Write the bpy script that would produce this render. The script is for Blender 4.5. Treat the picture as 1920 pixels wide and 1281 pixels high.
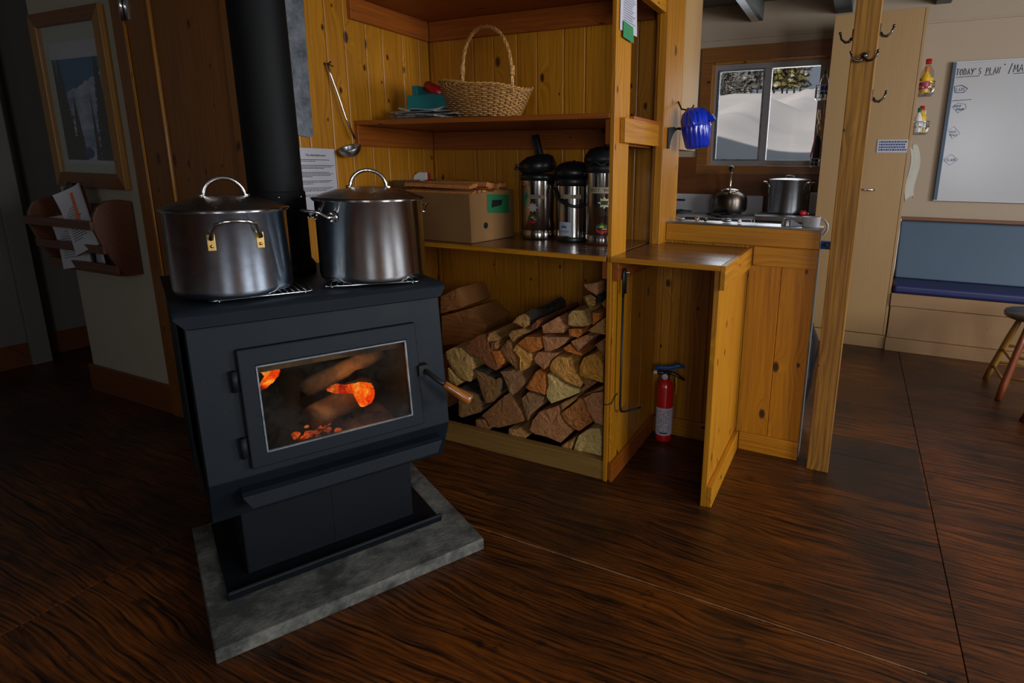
import bpy, bmesh, math, random
from mathutils import Vector, Matrix, noise
random.seed(7)
PI = math.pi
for o in list(bpy.data.objects): bpy.data.objects.remove(o)
SC = bpy.context.scene
COL = SC.collection

# ------------------------------------------------------------------ camera
cam_d = bpy.data.cameras.new('camera'); cam = bpy.data.objects.new('camera', cam_d); COL.objects.link(cam)
SC.camera = cam
F_PX, YAW, PIT, ROL, PX, PY = 1078.86, -0.4404, 0.2247, 0.0114, 1088.9, 560.45
_r = Vector((math.cos(YAW), -math.sin(YAW), 0)); _f = Vector((math.sin(YAW), math.cos(YAW), 0)); _u = Vector((0, 0, 1))
_F = _f*math.cos(PIT) - _u*math.sin(PIT); _U = _u*math.cos(PIT) + _f*math.sin(PIT)
_R = _r*math.cos(ROL) + _U*math.sin(ROL); _U = _U*math.cos(ROL) - _r*math.sin(ROL)
m = Matrix((_R, _U, -_F)).transposed().to_4x4(); m.translation = (0, 0, 1.3)
cam.matrix_world = m
cam_d.sensor_width = 36; cam_d.lens = 36*F_PX/1920
cam_d.shift_x = (960-PX)/1920; cam_d.shift_y = (PY-640.5)/1920
cam_d.clip_start = 0.02; cam_d.clip_end = 300

# ------------------------------------------------------------------ world, sun, daylight
W = bpy.data.worlds.new('sky'); SC.world = W; W.use_nodes = True
wn = W.node_tree.nodes; bg = wn['Background']
bg.inputs['Color'].default_value = (0.68, 0.77, 0.90, 1); bg.inputs['Strength'].default_value = 0.24
sd = bpy.data.lights.new('sun', 'SUN'); sd.energy = 3.0; sd.angle = 0.02; sd.color = (1, 0.86, 0.73)
so = bpy.data.objects.new('sun', sd); COL.objects.link(so)
so.rotation_euler = Vector((0.35, 0.85, -0.52)).to_track_quat('-Z', 'Y').to_euler()

def area(name, loc, direction, sx, sy, power, color=(0.90, 0.95, 1.0)):
    l = bpy.data.lights.new(name, 'AREA'); l.shape = 'RECTANGLE'; l.size = sx; l.size_y = sy
    l.energy = power; l.color = color
    o = bpy.data.objects.new(name, l); COL.objects.link(o); o.location = loc
    o.rotation_euler = Vector(direction).to_track_quat('-Z', 'Y').to_euler()
    return o
# daylight entering through the three windows of the right wall and the two behind the camera
area('daylight_right_near_a', (3.34, 0.065, 1.70), (-1, 0, -0.12), 0.44, 1.15, 42)
area('daylight_right_near_b', (3.34, 0.635, 1.70), (-1, 0, -0.12), 0.44, 1.15, 42)
area('daylight_right_far_a', (3.34, 2.26, 1.70), (-1, 0, -0.12), 0.55, 1.15, 48)
area('daylight_right_far_b', (3.34, 2.94, 1.70), (-1, 0, -0.12), 0.55, 1.15, 48)
area('daylight_rear_right_a', (1.315, -2.34, 1.70), (0, 1, -0.10), 0.42, 1.15, 21)
area('daylight_rear_right_b', (1.885, -2.34, 1.70), (0, 1, -0.10), 0.42, 1.15, 21)
area('daylight_rear_left', (-0.5, -2.34, 1.70), (0, 1, -0.10), 0.6, 1.15, 3)
area('daylight_kitchen', (-0.77, 5.45, 1.75), (0, -1, -0.15), 0.85, 0.8, 9)

SC.view_settings.view_transform = 'Standard'; SC.view_settings.look = 'None'
SC.view_settings.gamma = 1; SC.view_settings.use_curve_mapping = False
SC.view_settings.exposure = 0.0

# ------------------------------------------------------------------ node helpers
class NT:
    def __init__(s, name):
        s.m = bpy.data.materials.new(name); s.m.use_nodes = True
        s.t = s.m.node_tree; s.t.nodes.clear()
        s.out = s.n('ShaderNodeOutputMaterial'); s.b = s.n('ShaderNodeBsdfPrincipled')
        s.l(s.b.outputs[0], s.out.inputs[0])
    def n(s, ty, **kw):
        x = s.t.nodes.new(ty)
        for k, v in kw.items(): setattr(x, k, v)
        return x
    def l(s, a, b): s.t.links.new(a, b)
    def put(s, inp, v):
        if hasattr(v, 'is_linked') or isinstance(v, bpy.types.NodeSocket): s.l(v, inp)
        else: inp.default_value = v
    def math(s, op, a, b=0.0, c=None):
        x = s.n('ShaderNodeMath', operation=op); s.put(x.inputs[0], a); s.put(x.inputs[1], b)
        if c is not None: s.put(x.inputs[2], c)
        return x.outputs[0]
    def obj(s): return s.n('ShaderNodeTexCoord').outputs['Object']
    def sep(s, v):
        x = s.n('ShaderNodeSeparateXYZ'); s.l(v, x.inputs[0]); return x.outputs
    def comb(s, a, b, c=0.0):
        x = s.n('ShaderNodeCombineXYZ'); s.put(x.inputs[0], a); s.put(x.inputs[1], b); s.put(x.inputs[2], c); return x.outputs[0]
    def mapv(s, v, sc=(1, 1, 1), loc=(0, 0, 0)):
        x = s.n('ShaderNodeMapping'); s.l(v, x.inputs[0]); x.inputs['Scale'].default_value = sc; x.inputs['Location'].default_value = loc; return x.outputs[0]
    def noise(s, v, sc=5, det=3, rough=.5, dist=0.0):
        x = s.n('ShaderNodeTexNoise'); s.l(v, x.inputs['Vector']); x.inputs['Scale'].default_value = sc
        x.inputs['Detail'].default_value = det; x.inputs['Roughness'].default_value = rough; x.inputs['Distortion'].default_value = dist
        return x.outputs['Fac']
    def ramp(s, f, stops, interp='LINEAR'):
        x = s.n('ShaderNodeValToRGB'); s.put(x.inputs[0], f); cr = x.color_ramp; cr.interpolation = interp
        while len(cr.elements) < len(stops): cr.elements.new(0.5)
        for e, (p, c) in zip(cr.elements, stops):
            e.position = p; e.color = (c[0], c[1], c[2], 1) if hasattr(c, '__len__') else (c, c, c, 1)
        return x.outputs[0]
    def mix(s, f, a, b, mode='MIX'):
        x = s.n('ShaderNodeMix', data_type='RGBA', blend_type=mode); s.put(x.inputs[0], f)
        for i, v in ((6, a), (7, b)):
            if isinstance(v, tuple): x.inputs[i].default_value = (v[0], v[1], v[2], 1)
            else: s.l(v, x.inputs[i])
        return x.outputs[2]
    def bump(s, h, st=.3, d=.01):
        x = s.n('ShaderNodeBump'); x.inputs['Strength'].default_value = st; x.inputs['Distance'].default_value = d
        s.l(h, x.inputs['Height']); s.l(x.outputs[0], s.b.inputs['Normal'])
    def set(s, **kw):
        for k, v in kw.items():
            i = s.b.inputs[k.replace('_', ' ')]
            if isinstance(v, tuple) and len(v) == 3: v = (*v, 1)
            s.put(i, v)
        return s
def plain(name, col, rough=.5, metal=0.0, var=.12, sc=18, bump=0.0, spec=None, coat=0.0):
    t = NT(name); f = t.noise(t.obj(), sc, 4)
    c = t.mix(f, tuple(x*(1-var) for x in col), tuple(min(1, x*(1+var)) for x in col))
    t.set(Base_Color=c, Roughness=rough, Metallic=metal, Coat_Weight=coat)
    if spec is not None: t.set(**{'Specular_IOR_Level': spec})
    if bump: t.bump(f, bump, .004)
    return t.m
def wood(name, base, dark, axis='z', knot=1.0, rough=.42, contrast=1.0, kcol=(.05, .014, .003), band=1.0, coat=0.12, stain=None):
    """knotty softwood; axis = grain direction; 'board' attribute shifts the figure from board to board"""
    t = NT(name)
    at = t.n('ShaderNodeAttribute', attribute_name='board'); rnd = at.outputs['Fac']
    x, y, z = t.sep(t.obj())
    if axis == 'z': u, v = t.math('ADD', x, y), z
    elif axis == 'x': u, v = t.math('ADD', y, z), x
    else: u, v = t.math('ADD', x, z), y
    u = t.math('ADD', u, t.math('MULTIPLY', rnd, 17.3)); v = t.math('ADD', v, t.math('MULTIPLY', rnd, 31.7))
    kv = t.comb(t.math('MULTIPLY', u, 8.0), t.math('MULTIPLY', v, 4.6))
    vo = t.n('ShaderNodeTexVoronoi', voronoi_dimensions='2D', feature='F1'); t.l(kv, vo.inputs['Vector']); vo.inputs['Scale'].default_value = 1
    cs = t.n('ShaderNodeSeparateColor'); t.l(vo.outputs['Color'], cs.inputs[0])
    size = t.math('MULTIPLY', t.math('MAXIMUM', t.math('SUBTRACT', cs.outputs[0], .52), 0.0), .30*knot)
    kd = t.math('DIVIDE', vo.outputs['Distance'], t.math('ADD', size, .0001))
    near = t.math('MULTIPLY', t.math('EXPONENT', t.math('MULTIPLY', t.math('MULTIPLY', vo.outputs['Distance'], vo.outputs['Distance']), -14.0)), t.math('MULTIPLY', size, 1.1))
    warp = t.math('ADD', u, t.math('MULTIPLY', near, .35))
    low = t.noise(t.comb(t.math('MULTIPLY', u, 3.0), t.math('MULTIPLY', v, .55)), 1, 2)
    g1 = t.noise(t.comb(t.math('MULTIPLY', warp, 110.0), t.math('MULTIPLY', v, 2.4)), 1, 3, .6)
    ph = t.math('ADD', t.math('MULTIPLY', warp, 260.0), t.math('MULTIPLY', low, 42.0))
    rings = t.math('MULTIPLY_ADD', t.math('SINE', ph), .5, .5)
    rings = t.math('MULTIPLY', t.math('POWER', rings, 2.0), t.ramp(t.noise(t.comb(t.math('MULTIPLY', u, 9.0), t.math('MULTIPLY', v, 1.1)), 1, 2), [(.35, .15), (.65, 1)]))
    f = t.math('ADD', t.math('MULTIPLY', g1, .95), t.math('MULTIPLY', rings, .17*band))
    f = t.math('ADD', f, t.math('MULTIPLY', low, .45))
    f = t.math('ADD', t.math('MULTIPLY', t.math('SUBTRACT', f, .72), contrast), .5)
    col = t.mix(t.ramp(f, [(.18, 0), (.82, 1)]), base, dark)
    hue = t.math('FRACT', t.math('MULTIPLY', rnd, 7.77))
    col = t.mix(t.math('MULTIPLY', hue, .38), col, tuple((a*.55+b*.45) for a, b in zip(dark, base)))
    halo = t.ramp(kd, [(.6, 1), (2.6, 0)])
    col = t.mix(t.math('MULTIPLY', halo, .55), col, tuple(a*.5+b*.5 for a, b in zip(dark, kcol)))
    col = t.mix(t.ramp(kd, [(.55, 1), (1.05, 0)]), col, kcol)
    if stain: col = t.mix(t.math('MULTIPLY', t.ramp(t.noise(t.obj(), 2.2, 3), [(.45, 0), (.75, 1)]), .6), col, stain)
    t.set(Base_Color=col, Roughness=t.math('MULTIPLY_ADD', g1, .18, rough-.09), Coat_Weight=coat, Coat_Roughness=.25)
    t.bump(t.math('MULTIPLY', g1, 1.0), .18, .002)
    return t.m

YEL, YELD = (.60, .255, .007), (.25, .072, .001)
M = {}
M['pine_z'] = wood('pine_upright', YEL, YELD, 'z')
M['pine_x'] = wood('pine_level', YEL, YELD, 'x', knot=.9)
M['pine_y'] = wood('pine_deep', YEL, YELD, 'y', knot=.9)
M['red_x'] = wood('stained_pine_level', (.40, .105, .008), (.17, .034, .002), 'x', knot=.7)
M['red_y'] = wood('stained_pine_deep', (.40, .105, .008), (.17, .034, .002), 'y', knot=.7)
M['door_z'] = wood('cedar_door', (.25, .085, .010), (.10, .028, .003), 'z', knot=1.1)
M['trim_x'] = wood('brown_trim_level', (.20, .062, .012), (.09, .024, .004), 'x', knot=.5)
M['casing'] = wood('window_casing_pine', (.30, .115, .022), (.15, .045, .006), 'x', knot=.8)
M['trim_z'] = wood('brown_trim_upright', (.20, .062, .012), (.09, .024, .004), 'z', knot=.5)
M['counter'] = wood('worn_counter_board', (.20, .075, .022), (.075, .022, .006), 'x', knot=.4, rough=.26, coat=.5)
M['kerb'] = wood('old_pine_board', (.30, .17, .045), (.15, .07, .014), 'x', knot=.8)
M['post'] = wood('rough_sawn_post', (.40, .18, .012), (.15, .055, .003), 'z', knot=.7, rough=.7, contrast=1.6, coat=0)
M['ply'] = wood('birch_plywood', (.42, .245, .10), (.34, .19, .07), 'z', knot=0, contrast=.7, band=.4, rough=.5, coat=.1)
M['ply_x'] = wood('birch_plywood_level', (.34, .19, .085), (.25, .13, .052), 'x', knot=.2, contrast=.7, band=.4, rough=.5, coat=.1)
M['maple'] = wood('varnished_handle_wood', (.42, .15, .02), (.14, .035, .004), 'z', knot=0, rough=.25, coat=.6)
M['stool_red'] = wood('red_stained_leg', (.28, .06, .008), (.14, .025, .003), 'z', knot=0, rough=.4)
M['stool_yel'] = wood('honey_leg', (.38, .19, .03), (.25, .10, .012), 'z', knot=0, rough=.4)
M['frame_wood'] = wood('oak_frame', (.34, .16, .03), (.20, .08, .012), 'z', knot=0, rough=.4)
M['rack_wood'] = wood('stained_rack', (.13, .036, .010), (.06, .014, .004), 'x', knot=.5, rough=.45)
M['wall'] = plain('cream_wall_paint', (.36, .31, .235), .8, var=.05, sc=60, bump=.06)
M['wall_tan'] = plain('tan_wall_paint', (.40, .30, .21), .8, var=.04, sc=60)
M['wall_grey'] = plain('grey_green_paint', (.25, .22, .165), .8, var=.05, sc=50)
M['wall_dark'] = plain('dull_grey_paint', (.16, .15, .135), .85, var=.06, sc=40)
M['ceil'] = plain('dark_ceiling_board', (.16, .145, .12), .85, var=.08)
M['beam'] = plain('grey_beam_paint', (.12, .125, .115), .7, var=.15)
M['foil'] = plain('aluminium_foil', (.62, .64, .66), .32, 1.0, var=.25, sc=30, bump=.5)
M['black'] = plain('black_plastic', (.012, .012, .013), .32, var=.2)
M['black_m'] = plain('black_rubber', (.010, .010, .011), .65, var=.2)
M['iron'] = plain('blackened_steel', (.022, .023, .024), .45, .6, var=.3)
M['white'] = plain('white_plastic', (.62, .60, .58), .4, var=.04)
M['paper'] = plain('white_paper', (.48, .46, .50), .8, var=.05)
M['paper_y'] = plain('newsprint', (.33, .31, .28), .85, var=.15, sc=40)
M['ink'] = plain('ink', (.03, .03, .035), .8, var=.1)
M['red'] = plain('red_paint', (.50, .008, .008), .22, var=.06, coat=.6)
M['redp'] = plain('red_plastic', (.40, .006, .012), .3, var=.1)
M['blue'] = plain('blue_plastic', (.004, .03, .50), .18, var=.15, coat=.7)
M['bluek'] = plain('blue_lever', (.01, .08, .28), .35, var=.1)
M['green'] = plain('green_tape', (.03, .21, .075), .6, var=.1)
M['greenp'] = plain('green_print', (.004, .10, .03), .6, var=.15)
M['teal'] = plain('teal_card', (.004, .19, .20), .5, var=.15)
M['yellow'] = plain('yellow_plastic', (.65, .38, .01), .4, var=.1)
M['orange'] = plain('orange_print', (.65, .14, .02), .6, var=.1)
M['brass'] = plain('brass', (.55, .36, .12), .35, 1.0, var=.2)
M['chrome'] = plain('chrome', (.65, .65, .66), .14, 1.0, var=.05)
M['darkchrome'] = plain('dark_bronze', (.10, .09, .085), .25, 1.0, var=.2)
M['enamel'] = plain('white_enamel', (.50, .48, .49), .3, var=.04)
M['cushion'] = plain('grey_blue_vinyl', (.055, .088, .135), .55, var=.10, sc=4)
M['navy'] = plain('navy_vinyl', (.014, .018, .085), .45, var=.2, sc=8)
M['cloth'] = plain('dish_cloth', (.40, .36, .29), .9, var=.1)
M['bag'] = plain('black_bin_bag', (.008, .008, .010), .25, var=.3, bump=.5)
M['pink'] = plain('pink_plastic', (.50, .02, .12), .4, var=.1)
M['label_tape'] = plain('masking_tape', (.32, .26, .17), .7, var=.08)
M['sticker_y'] = plain('yellow_print', (.50, .46, .10), .5, var=.1)
M['sticker_w'] = plain('pale_print', (.42, .46, .54), .5, var=.05)
M['navyink'] = plain('navy_ink', (.01, .03, .16), .5)
M['ember_ash'] = plain('ash', (.20, .15, .11), .95, var=.4, sc=60)
M['vinyl'] = plain('window_vinyl', (.30, .27, .265), .45, var=.04)
M['wool'] = plain('grey_stone', (.24, .22, .21), .8, var=.2)

def brushed(name, col, rough=.28, aniso=.7, scratch=.5, blotch=.3):
    t = NT(name); o = t.obj(); x, y, z = t.sep(o)
    ang = t.math('ARCTAN2', y, x)
    sc = t.noise(t.comb(t.math('MULTIPLY', ang, 3.0), t.math('MULTIPLY', z, 420.0)), 1, 2)
    bl = t.noise(o, 26, 6, .68); bl2 = t.noise(t.mapv(o, (30, 30, 9)), 1, 5, .7)
    c = t.mix(t.math('MULTIPLY', t.ramp(bl, [(.45, 0), (.75, 1)]), blotch), col, tuple(q*.35 for q in col))
    c = t.mix(t.math('MULTIPLY', t.ramp(bl2, [(.5, 0), (.8, 1)]), blotch*.6), c, tuple(q*.5 for q in col))
    tg = t.n('ShaderNodeTangent', direction_type='RADIAL', axis='Z'); t.l(tg.outputs[0], t.b.inputs['Tangent'])
    t.set(Base_Color=c, Metallic=1.0, Anisotropic=aniso, Anisotropic_Rotation=.25, Roughness=t.math('ADD', t.math('MULTIPLY', sc, .05*scratch), t.math('MULTIPLY_ADD', bl, .16*blotch, rough)))
    return t.m
M['pot'] = brushed('stainless_pot', (.84, .88, .90), .15)
M['pot_worn'] = brushed('scuffed_stainless_pot', (.72, .84, 1.0), .16, blotch=.55)
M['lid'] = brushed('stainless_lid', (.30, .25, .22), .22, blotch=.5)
M['urn'] = brushed('airpot_steel', (.60, .56, .53), .16, blotch=.12)
M['steel'] = brushed('kitchen_steel', (.42, .43, .45), .32, blotch=.3)
M['kettle'] = brushed('burnt_kettle', (.20, .16, .13), .26, blotch=.8)

def m_stove():
    t = NT('stove_paint'); o = t.obj(); n1 = t.noise(o, 7, 5, .6); n2 = t.noise(o, 320, 2)
    c = t.mix(n1, (.0035, .0058, .0088), (.0068, .0108, .0155))
    sp = t.noise(o, 150, 2); c = t.mix(t.math('MULTIPLY', t.ramp(sp, [(.74, 0), (.80, 1)]), .5), c, (.10, .10, .10))
    t.set(Base_Color=c, Roughness=t.math('MULTIPLY_ADD', n1, .2, .45), Specular_IOR_Level=.20); t.bump(n2, .12, .001); return t.m
M['stove'] = m_stove()
M['stove_dark'] = plain('stove_inner_black', (.006, .006, .006), .8, var=.3, spec=.2)
M['pipe'] = plain('stovepipe_black', (.0035, .0035, .0035), .6, var=.25, sc=9, spec=.15)
def m_hearth():
    t = NT('hearth_slab'); o = t.obj(); n = t.noise(o, 9, 6, .7); f = t.noise(t.mapv(o, (60, 190, 60)), 1, 3, .6)
    c = t.mix(t.ramp(n, [(.40, 0), (.62, 1)]), (.028, .028, .025), (.16, .15, .128)); c = t.mix(t.ramp(f, [(.35, 0), (.7, 1)]), c, t.mix(.5, c, (.04, .038, .034)))
    t.set(Base_Color=c, Roughness=.85); t.bump(t.math('ADD', f, n), .6, .004); return t.m
M['hearth'] = m_hearth()
def m_galv():
    t = NT('galvanised_sheet'); o = t.obj(); n = t.noise(o, 14, 7, .75)
    c = t.mix(t.ramp(n, [(.35, 0), (.7, 1)]), (.07, .08, .09), (.26, .28, .31)); t.set(Base_Color=c, Roughness=.6, Metallic=.35); t.bump(n, .2, .002); return t.m
M['galv'] = m_galv()
def m_floor():
    t = NT('stained_plywood_floor'); o = t.obj(); x, y, z = t.sep(o)
    at = t.n('ShaderNodeAttribute', attribute_name='board').outputs['Fac']
    u = t.math('ADD', y, t.math('MULTIPLY', at, 13.1)); v = t.math('ADD', x, t.math('MULTIPLY', at, 29.3))
    low = t.noise(t.comb(t.math('MULTIPLY', u, 2.6), t.math('MULTIPLY', v, .8)), 1, 3, .55)
    wu = t.math('ADD', u, t.math('MULTIPLY', low, .20))
    mid = t.noise(t.comb(t.math('MULTIPLY', wu, 70.0), t.math('MULTIPLY', v, 2.6)), 1, 4, .62)
    fine = t.noise(t.comb(t.math('MULTIPLY', wu, 190.0), t.math('MULTIPLY', v, 5.5)), 1, 4, .7)
    ring = t.math('MULTIPLY_ADD', t.math('SINE', t.math('MULTIPLY', wu, 430.0)), .5, .5)
    mask = t.ramp(t.noise(t.mapv(o, (1.1, 2.6, 1)), 1, 4, .6), [(.42, 0), (.62, 1)])
    wear = t.noise(o, 1.4, 6, .62)
    blot = t.noise(t.mapv(o, (8, 13, 1)), 1, 5, .7)
    g = t.math('ADD', t.math('ADD', t.math('MULTIPLY', fine, .50), t.math('MULTIPLY', mid, .62)), t.math('MULTIPLY', t.math('MULTIPLY', ring, mask), .11))
    red = t.mix(t.ramp(g, [(.47, 0), (.72, 1)]), (.0060, .0022, .0010), (.175, .044, .0045))
    dul = t.mix(t.ramp(g, [(.47, 0), (.74, 1)]), (.0070, .0030, .0018), (.062, .019, .0045))
    c = t.mix(t.ramp(wear, [(.40, 0), (.60, 1)]), red, dul)
    c = t.mix(t.math('MULTIPLY', t.ramp(blot, [(.60, 0), (.68, 1)]), .85), c, (.007, .0045, .003))
    scr = t.noise(t.comb(t.math('MULTIPLY', wu, 75.0), t.math('MULTIPLY', v, 2.6)), 1, 3, .5)
    c = t.mix(t.math('MULTIPLY', t.math('MULTIPLY', t.ramp(scr, [(.69, 0), (.75, 1)]), mask), .6), c, (.24, .10, .03))
    spk = t.noise(o, 95, 1); c = t.mix(t.math('MULTIPLY', t.ramp(spk, [(.81, 0), (.84, 1)]), .5), c, (.30, .22, .15))
    # pale worn edge along the sheet joint at y = 1.54
    sx_ = t.math('MULTIPLY', t.math('GREATER_THAN', x, -1.30), t.math('LESS_THAN', x, .30))
    sy_ = t.math('LESS_THAN', t.math('ABSOLUTE', t.math('SUBTRACT', y, 1.5435)), t.math('MULTIPLY', t.math('SUBTRACT', t.noise(t.mapv(o, (4, 0, 0)), 1, 4, .7), .28), .0090))
    c = t.mix(t.math('MULTIPLY', t.math('MULTIPLY', sx_, sy_), .6), c, (.30, .15, .06))
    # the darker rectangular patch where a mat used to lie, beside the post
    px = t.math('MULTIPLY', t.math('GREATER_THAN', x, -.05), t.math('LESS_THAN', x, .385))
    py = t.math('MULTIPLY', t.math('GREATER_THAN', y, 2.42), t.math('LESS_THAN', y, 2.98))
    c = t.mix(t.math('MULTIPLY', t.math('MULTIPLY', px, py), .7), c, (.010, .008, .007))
    t.set(Base_Color=c, Roughness=t.math('MULTIPLY_ADD', wear, .22, t.math('MULTIPLY_ADD', fine, .2, .14)), Specular_IOR_Level=.45)
    t.bump(g, .55, .004)
    return t.m
M['floor'] = m_floor()
def m_card():
    t = NT('cardboard'); o = t.obj(); n = t.noise(o, 8, 4); f = t.noise(t.mapv(o, (160, 160, 8)), 1, 2)
    c = t.mix(n, (.15, .066, .015), (.24, .112, .030)); t.set(Base_Color=t.mix(t.math('MULTIPLY', f, .3), c, (.14, .07, .02)), Roughness=.85); t.bump(f, .1, .002); return t.m
M['card'] = m_card()
M['card_dark'] = plain('brown_cardboard', (.13, .065, .025), .85, var=.15)
def m_wicker():
    t = NT('wicker'); o = t.obj(); n = t.noise(o, 90, 4, .6); t.set(Base_Color=t.mix(t.ramp(n, [(.3, 0), (.7, 1)]), (.22, .075, .012), (.70, .36, .10)), Roughness=.45, Coat_Weight=.3); return t.m
M['wicker'] = m_wicker()
def m_glass(name, col=(1, 1, 1), rough=0.0, soot=0.0):
    t = NT(name)
    tr = t.n('ShaderNodeBsdfTransparent'); tr.inputs[0].default_value = (*col, 1)
    gl = t.n('ShaderNodeBsdfGlossy'); gl.inputs[1].default_value = .05+rough
    fr = t.n('ShaderNodeLayerWeight'); fr.inputs[0].default_value = .5
    ff_ = t.math('MULTIPLY_ADD', t.math('POWER', fr.outputs['Facing'], 5.0), .9, .03)
    mx = t.n('ShaderNodeMixShader'); t.l(ff_, mx.inputs[0]); t.l(tr.outputs[0], mx.inputs[1]); t.l(gl.outputs[0], mx.inputs[2])
    last = mx.outputs[0]
    if soot:
        o = t.obj(); x, y, z = t.sep(o)
        f = t.noise(o, 9, 6, .7)
        f2 = t.noise(t.mapv(o, (90, 90, 90)), 1, 3)
        d = t.n('ShaderNodeBsdfDiffuse'); d.inputs[0].default_value = (.030, .027, .023, 1)
        m2 = t.n('ShaderNodeMixShader'); ff = t.math('MULTIPLY', t.ramp(f, [(.45, .02), (.68, .75)]), t.math('MULTIPLY_ADD', f2, .5, .55))
        t.l(ff, m2.inputs[0]); t.l(last, m2.inputs[1]); t.l(d.outputs[0], m2.inputs[2]); last = m2.outputs[0]
    t.l(last, t.out.inputs[0]); return t.m
M['glass'] = m_glass('window_glass', (.95, .96, .97))
M['stove_glass'] = m_glass('sooty_stove_glass', (.80, .74, .66), .02, soot=1)
M['picglass'] = m_glass('picture_glass', (.97, .97, .97))
M['clear'] = m_glass('clear_plastic', (.85, .86, .85))
def emis(name, c1, c2, s, sc=22):
    t = NT(name); e = t.n('ShaderNodeEmission'); n = t.noise(t.obj(), sc, 5, .65, .6)
    t.l(t.ramp(n, [(.34, (c1[0]*.15, c1[1]*.1, 0)), (.44, c1), (.56, c2), (.68, (1, .50, .05))]), e.inputs[0]); e.inputs[1].default_value = s; t.l(e.outputs[0], t.out.inputs[0]); return t.m
M['flame'] = emis('flame', (.8, .035, .0), (1, .17, .008), 1.5, 26)
M['ember'] = emis('ember', (.10, .004, .0), (1, .12, .005), 1.1)
def endgrain(name, c1, c2, wood_side=True):
    t = NT(name); o = t.obj(); x, y, z = t.sep(o)
    at = t.n('ShaderNodeAttribute', attribute_name='board').outputs['Fac']
    d = t.noise(t.mapv(o, (14, 3, 14)), 1, 3)
    ph = t.math('ADD', t.math('ADD', t.math('MULTIPLY', x, 300.0), t.math('MULTIPLY', z, 190.0)), t.math('MULTIPLY', d, 60.0))
    r = t.math('MULTIPLY_ADD', t.math('SINE', ph), .5, .5)
    n = t.noise(t.mapv(o, (60, 8, 60)), 1, 5, .65)
    f = t.math('ADD', t.math('MULTIPLY', r, .25), t.math('MULTIPLY', n, .85))
    c = t.mix(t.ramp(f, [(.3, 0), (.8, 1)]), c1, c2)
    big = t.noise(o, 7, 3); c = t.mix(t.math('MULTIPLY', t.ramp(big, [(.4, 0), (.7, 1)]), .45), c, tuple(q*.45 for q in c1))
    t.set(Base_Color=c, Roughness=.85); t.bump(f, .5, .004); return t.m
LOGC = {'pale': ((.34, .22, .10), (.20, .115, .045)), 'red': ((.16, .055, .02), (.08, .026, .01)), 'tan': ((.28, .15, .06), (.16, .075, .028)),
        'brown': ((.19, .085, .035), (.10, .04, .015)), 'orange': ((.34, .115, .02), (.18, .05, .01)), 'splinter': ((.40, .21, .055), (.20, .08, .02)),
        'barky': ((.30, .16, .07), (.15, .07, .03)), 'pink': ((.31, .145, .08), (.18, .075, .04)), 'burnt': ((.30, .16, .04), (.015, .014, .014)),
        'yellow': ((.38, .19, .035), (.18, .07, .01)), 'cream': ((.40, .30, .15), (.26, .18, .08)), 'greybrown': ((.20, .11, .06), (.11, .056, .03)),
        'mossy': ((.17, .09, .035), (.09, .042, .016)), 'ringed': ((.30, .115, .035), (.11, .035, .01)), 'pinkbrown': ((.27, .12, .06), (.15, .06, .028))}
LOGC = {k: (tuple(min(.9, q*w) for q, w in zip(a, (2.0, 1.85, 1.25))), tuple(q*w for q, w in zip(b, (1.7, 1.55, 1.1)))) for k, (a, b) in LOGC.items()}
for k, (a, b) in LOGC.items(): M['log_'+k] = endgrain('split_wood_'+k, a, b)
def m_bark():
    t = NT('bark'); o = t.obj(); n = t.noise(t.mapv(o, (60, 22, 60)), 1, 6, .75)
    t.set(Base_Color=t.ramp(n, [(.38, (.012, .009, .007)), (.55, (.06, .04, .022)), (.72, (.16, .11, .055))]), Roughness=.95); t.bump(n, 1, .012); return t.m
M['bark'] = m_bark()
def m_picture():
    t = NT('winter_photograph'); o = t.obj(); x, y, z = t.sep(o)   # local: x 0..0.42, z 0..0.5
    n = t.noise(o, 9, 6, .6); fine = t.noise(o, 45, 5, .7)
    sky = t.mix(n, (.006, .06, .16), (.02, .17, .34))
    snow = t.mix(t.ramp(t.noise(t.mapv(o, (6, 1, 16)), 1, 5, .6), [(.35, 0), (.65, 1)]), (.14, .20, .36), (.46, .50, .60))
    ridge = t.math('ADD', .27, t.math('ADD', t.math('MULTIPLY', x, .28), t.math('MULTIPLY', n, .06)))
    c = t.mix(t.math('GREATER_THAN', z, ridge), snow, sky)
    def tree(cx, w, top):
        hgt = t.math('SUBTRACT', top, z)
        ww = t.math('MULTIPLY', t.math('MULTIPLY', hgt, w), t.math('MULTIPLY', t.noise(t.mapv(o, (12, 1, 60)), 1, 4, .7), 2.0))
        return t.math('LESS_THAN', t.math('ABSOLUTE', t.math('SUBTRACT', x, cx)), ww)
    for cx, w, top in ((.055, .16, .52), (.385, .13, .58), (.15, .14, .33), (.0, .14, .6), (.30, .07, .34)):
        c = t.mix(tree(cx, w, top), c, (.008, .014, .013))
    blob = t.math('LESS_THAN', t.math('ADD', t.math('POWER', t.math('SUBTRACT', x, .21), 2.0), t.math('MULTIPLY', t.math('POWER', t.math('SUBTRACT', z, .035), 2.0), 3.0)), .0022)
    c = t.mix(blob, c, (.03, .05, .16))
    t.set(Base_Color=c, Roughness=.35); return t.m
M['picture'] = m_picture()
def m_snow():
    t = NT('snow'); n = t.noise(t.obj(), 1.2, 4); t.set(Base_Color=t.mix(n, (.66, .66, .68), (.78, .77, .77)), Roughness=.8); return t.m
M['snow'] = m_snow()
def m_tree(name, a, b):
    t = NT(name); n = t.noise(t.obj(), 2.5, 6, .7); t.set(Base_Color=t.ramp(n, [(.42, a), (.56, b), (.66, (.6, .6, .6))]), Roughness=.9); return t.m
M['tree_grey'] = m_tree('frosted_spruce', (.06, .06, .055), (.20, .20, .19))
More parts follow.
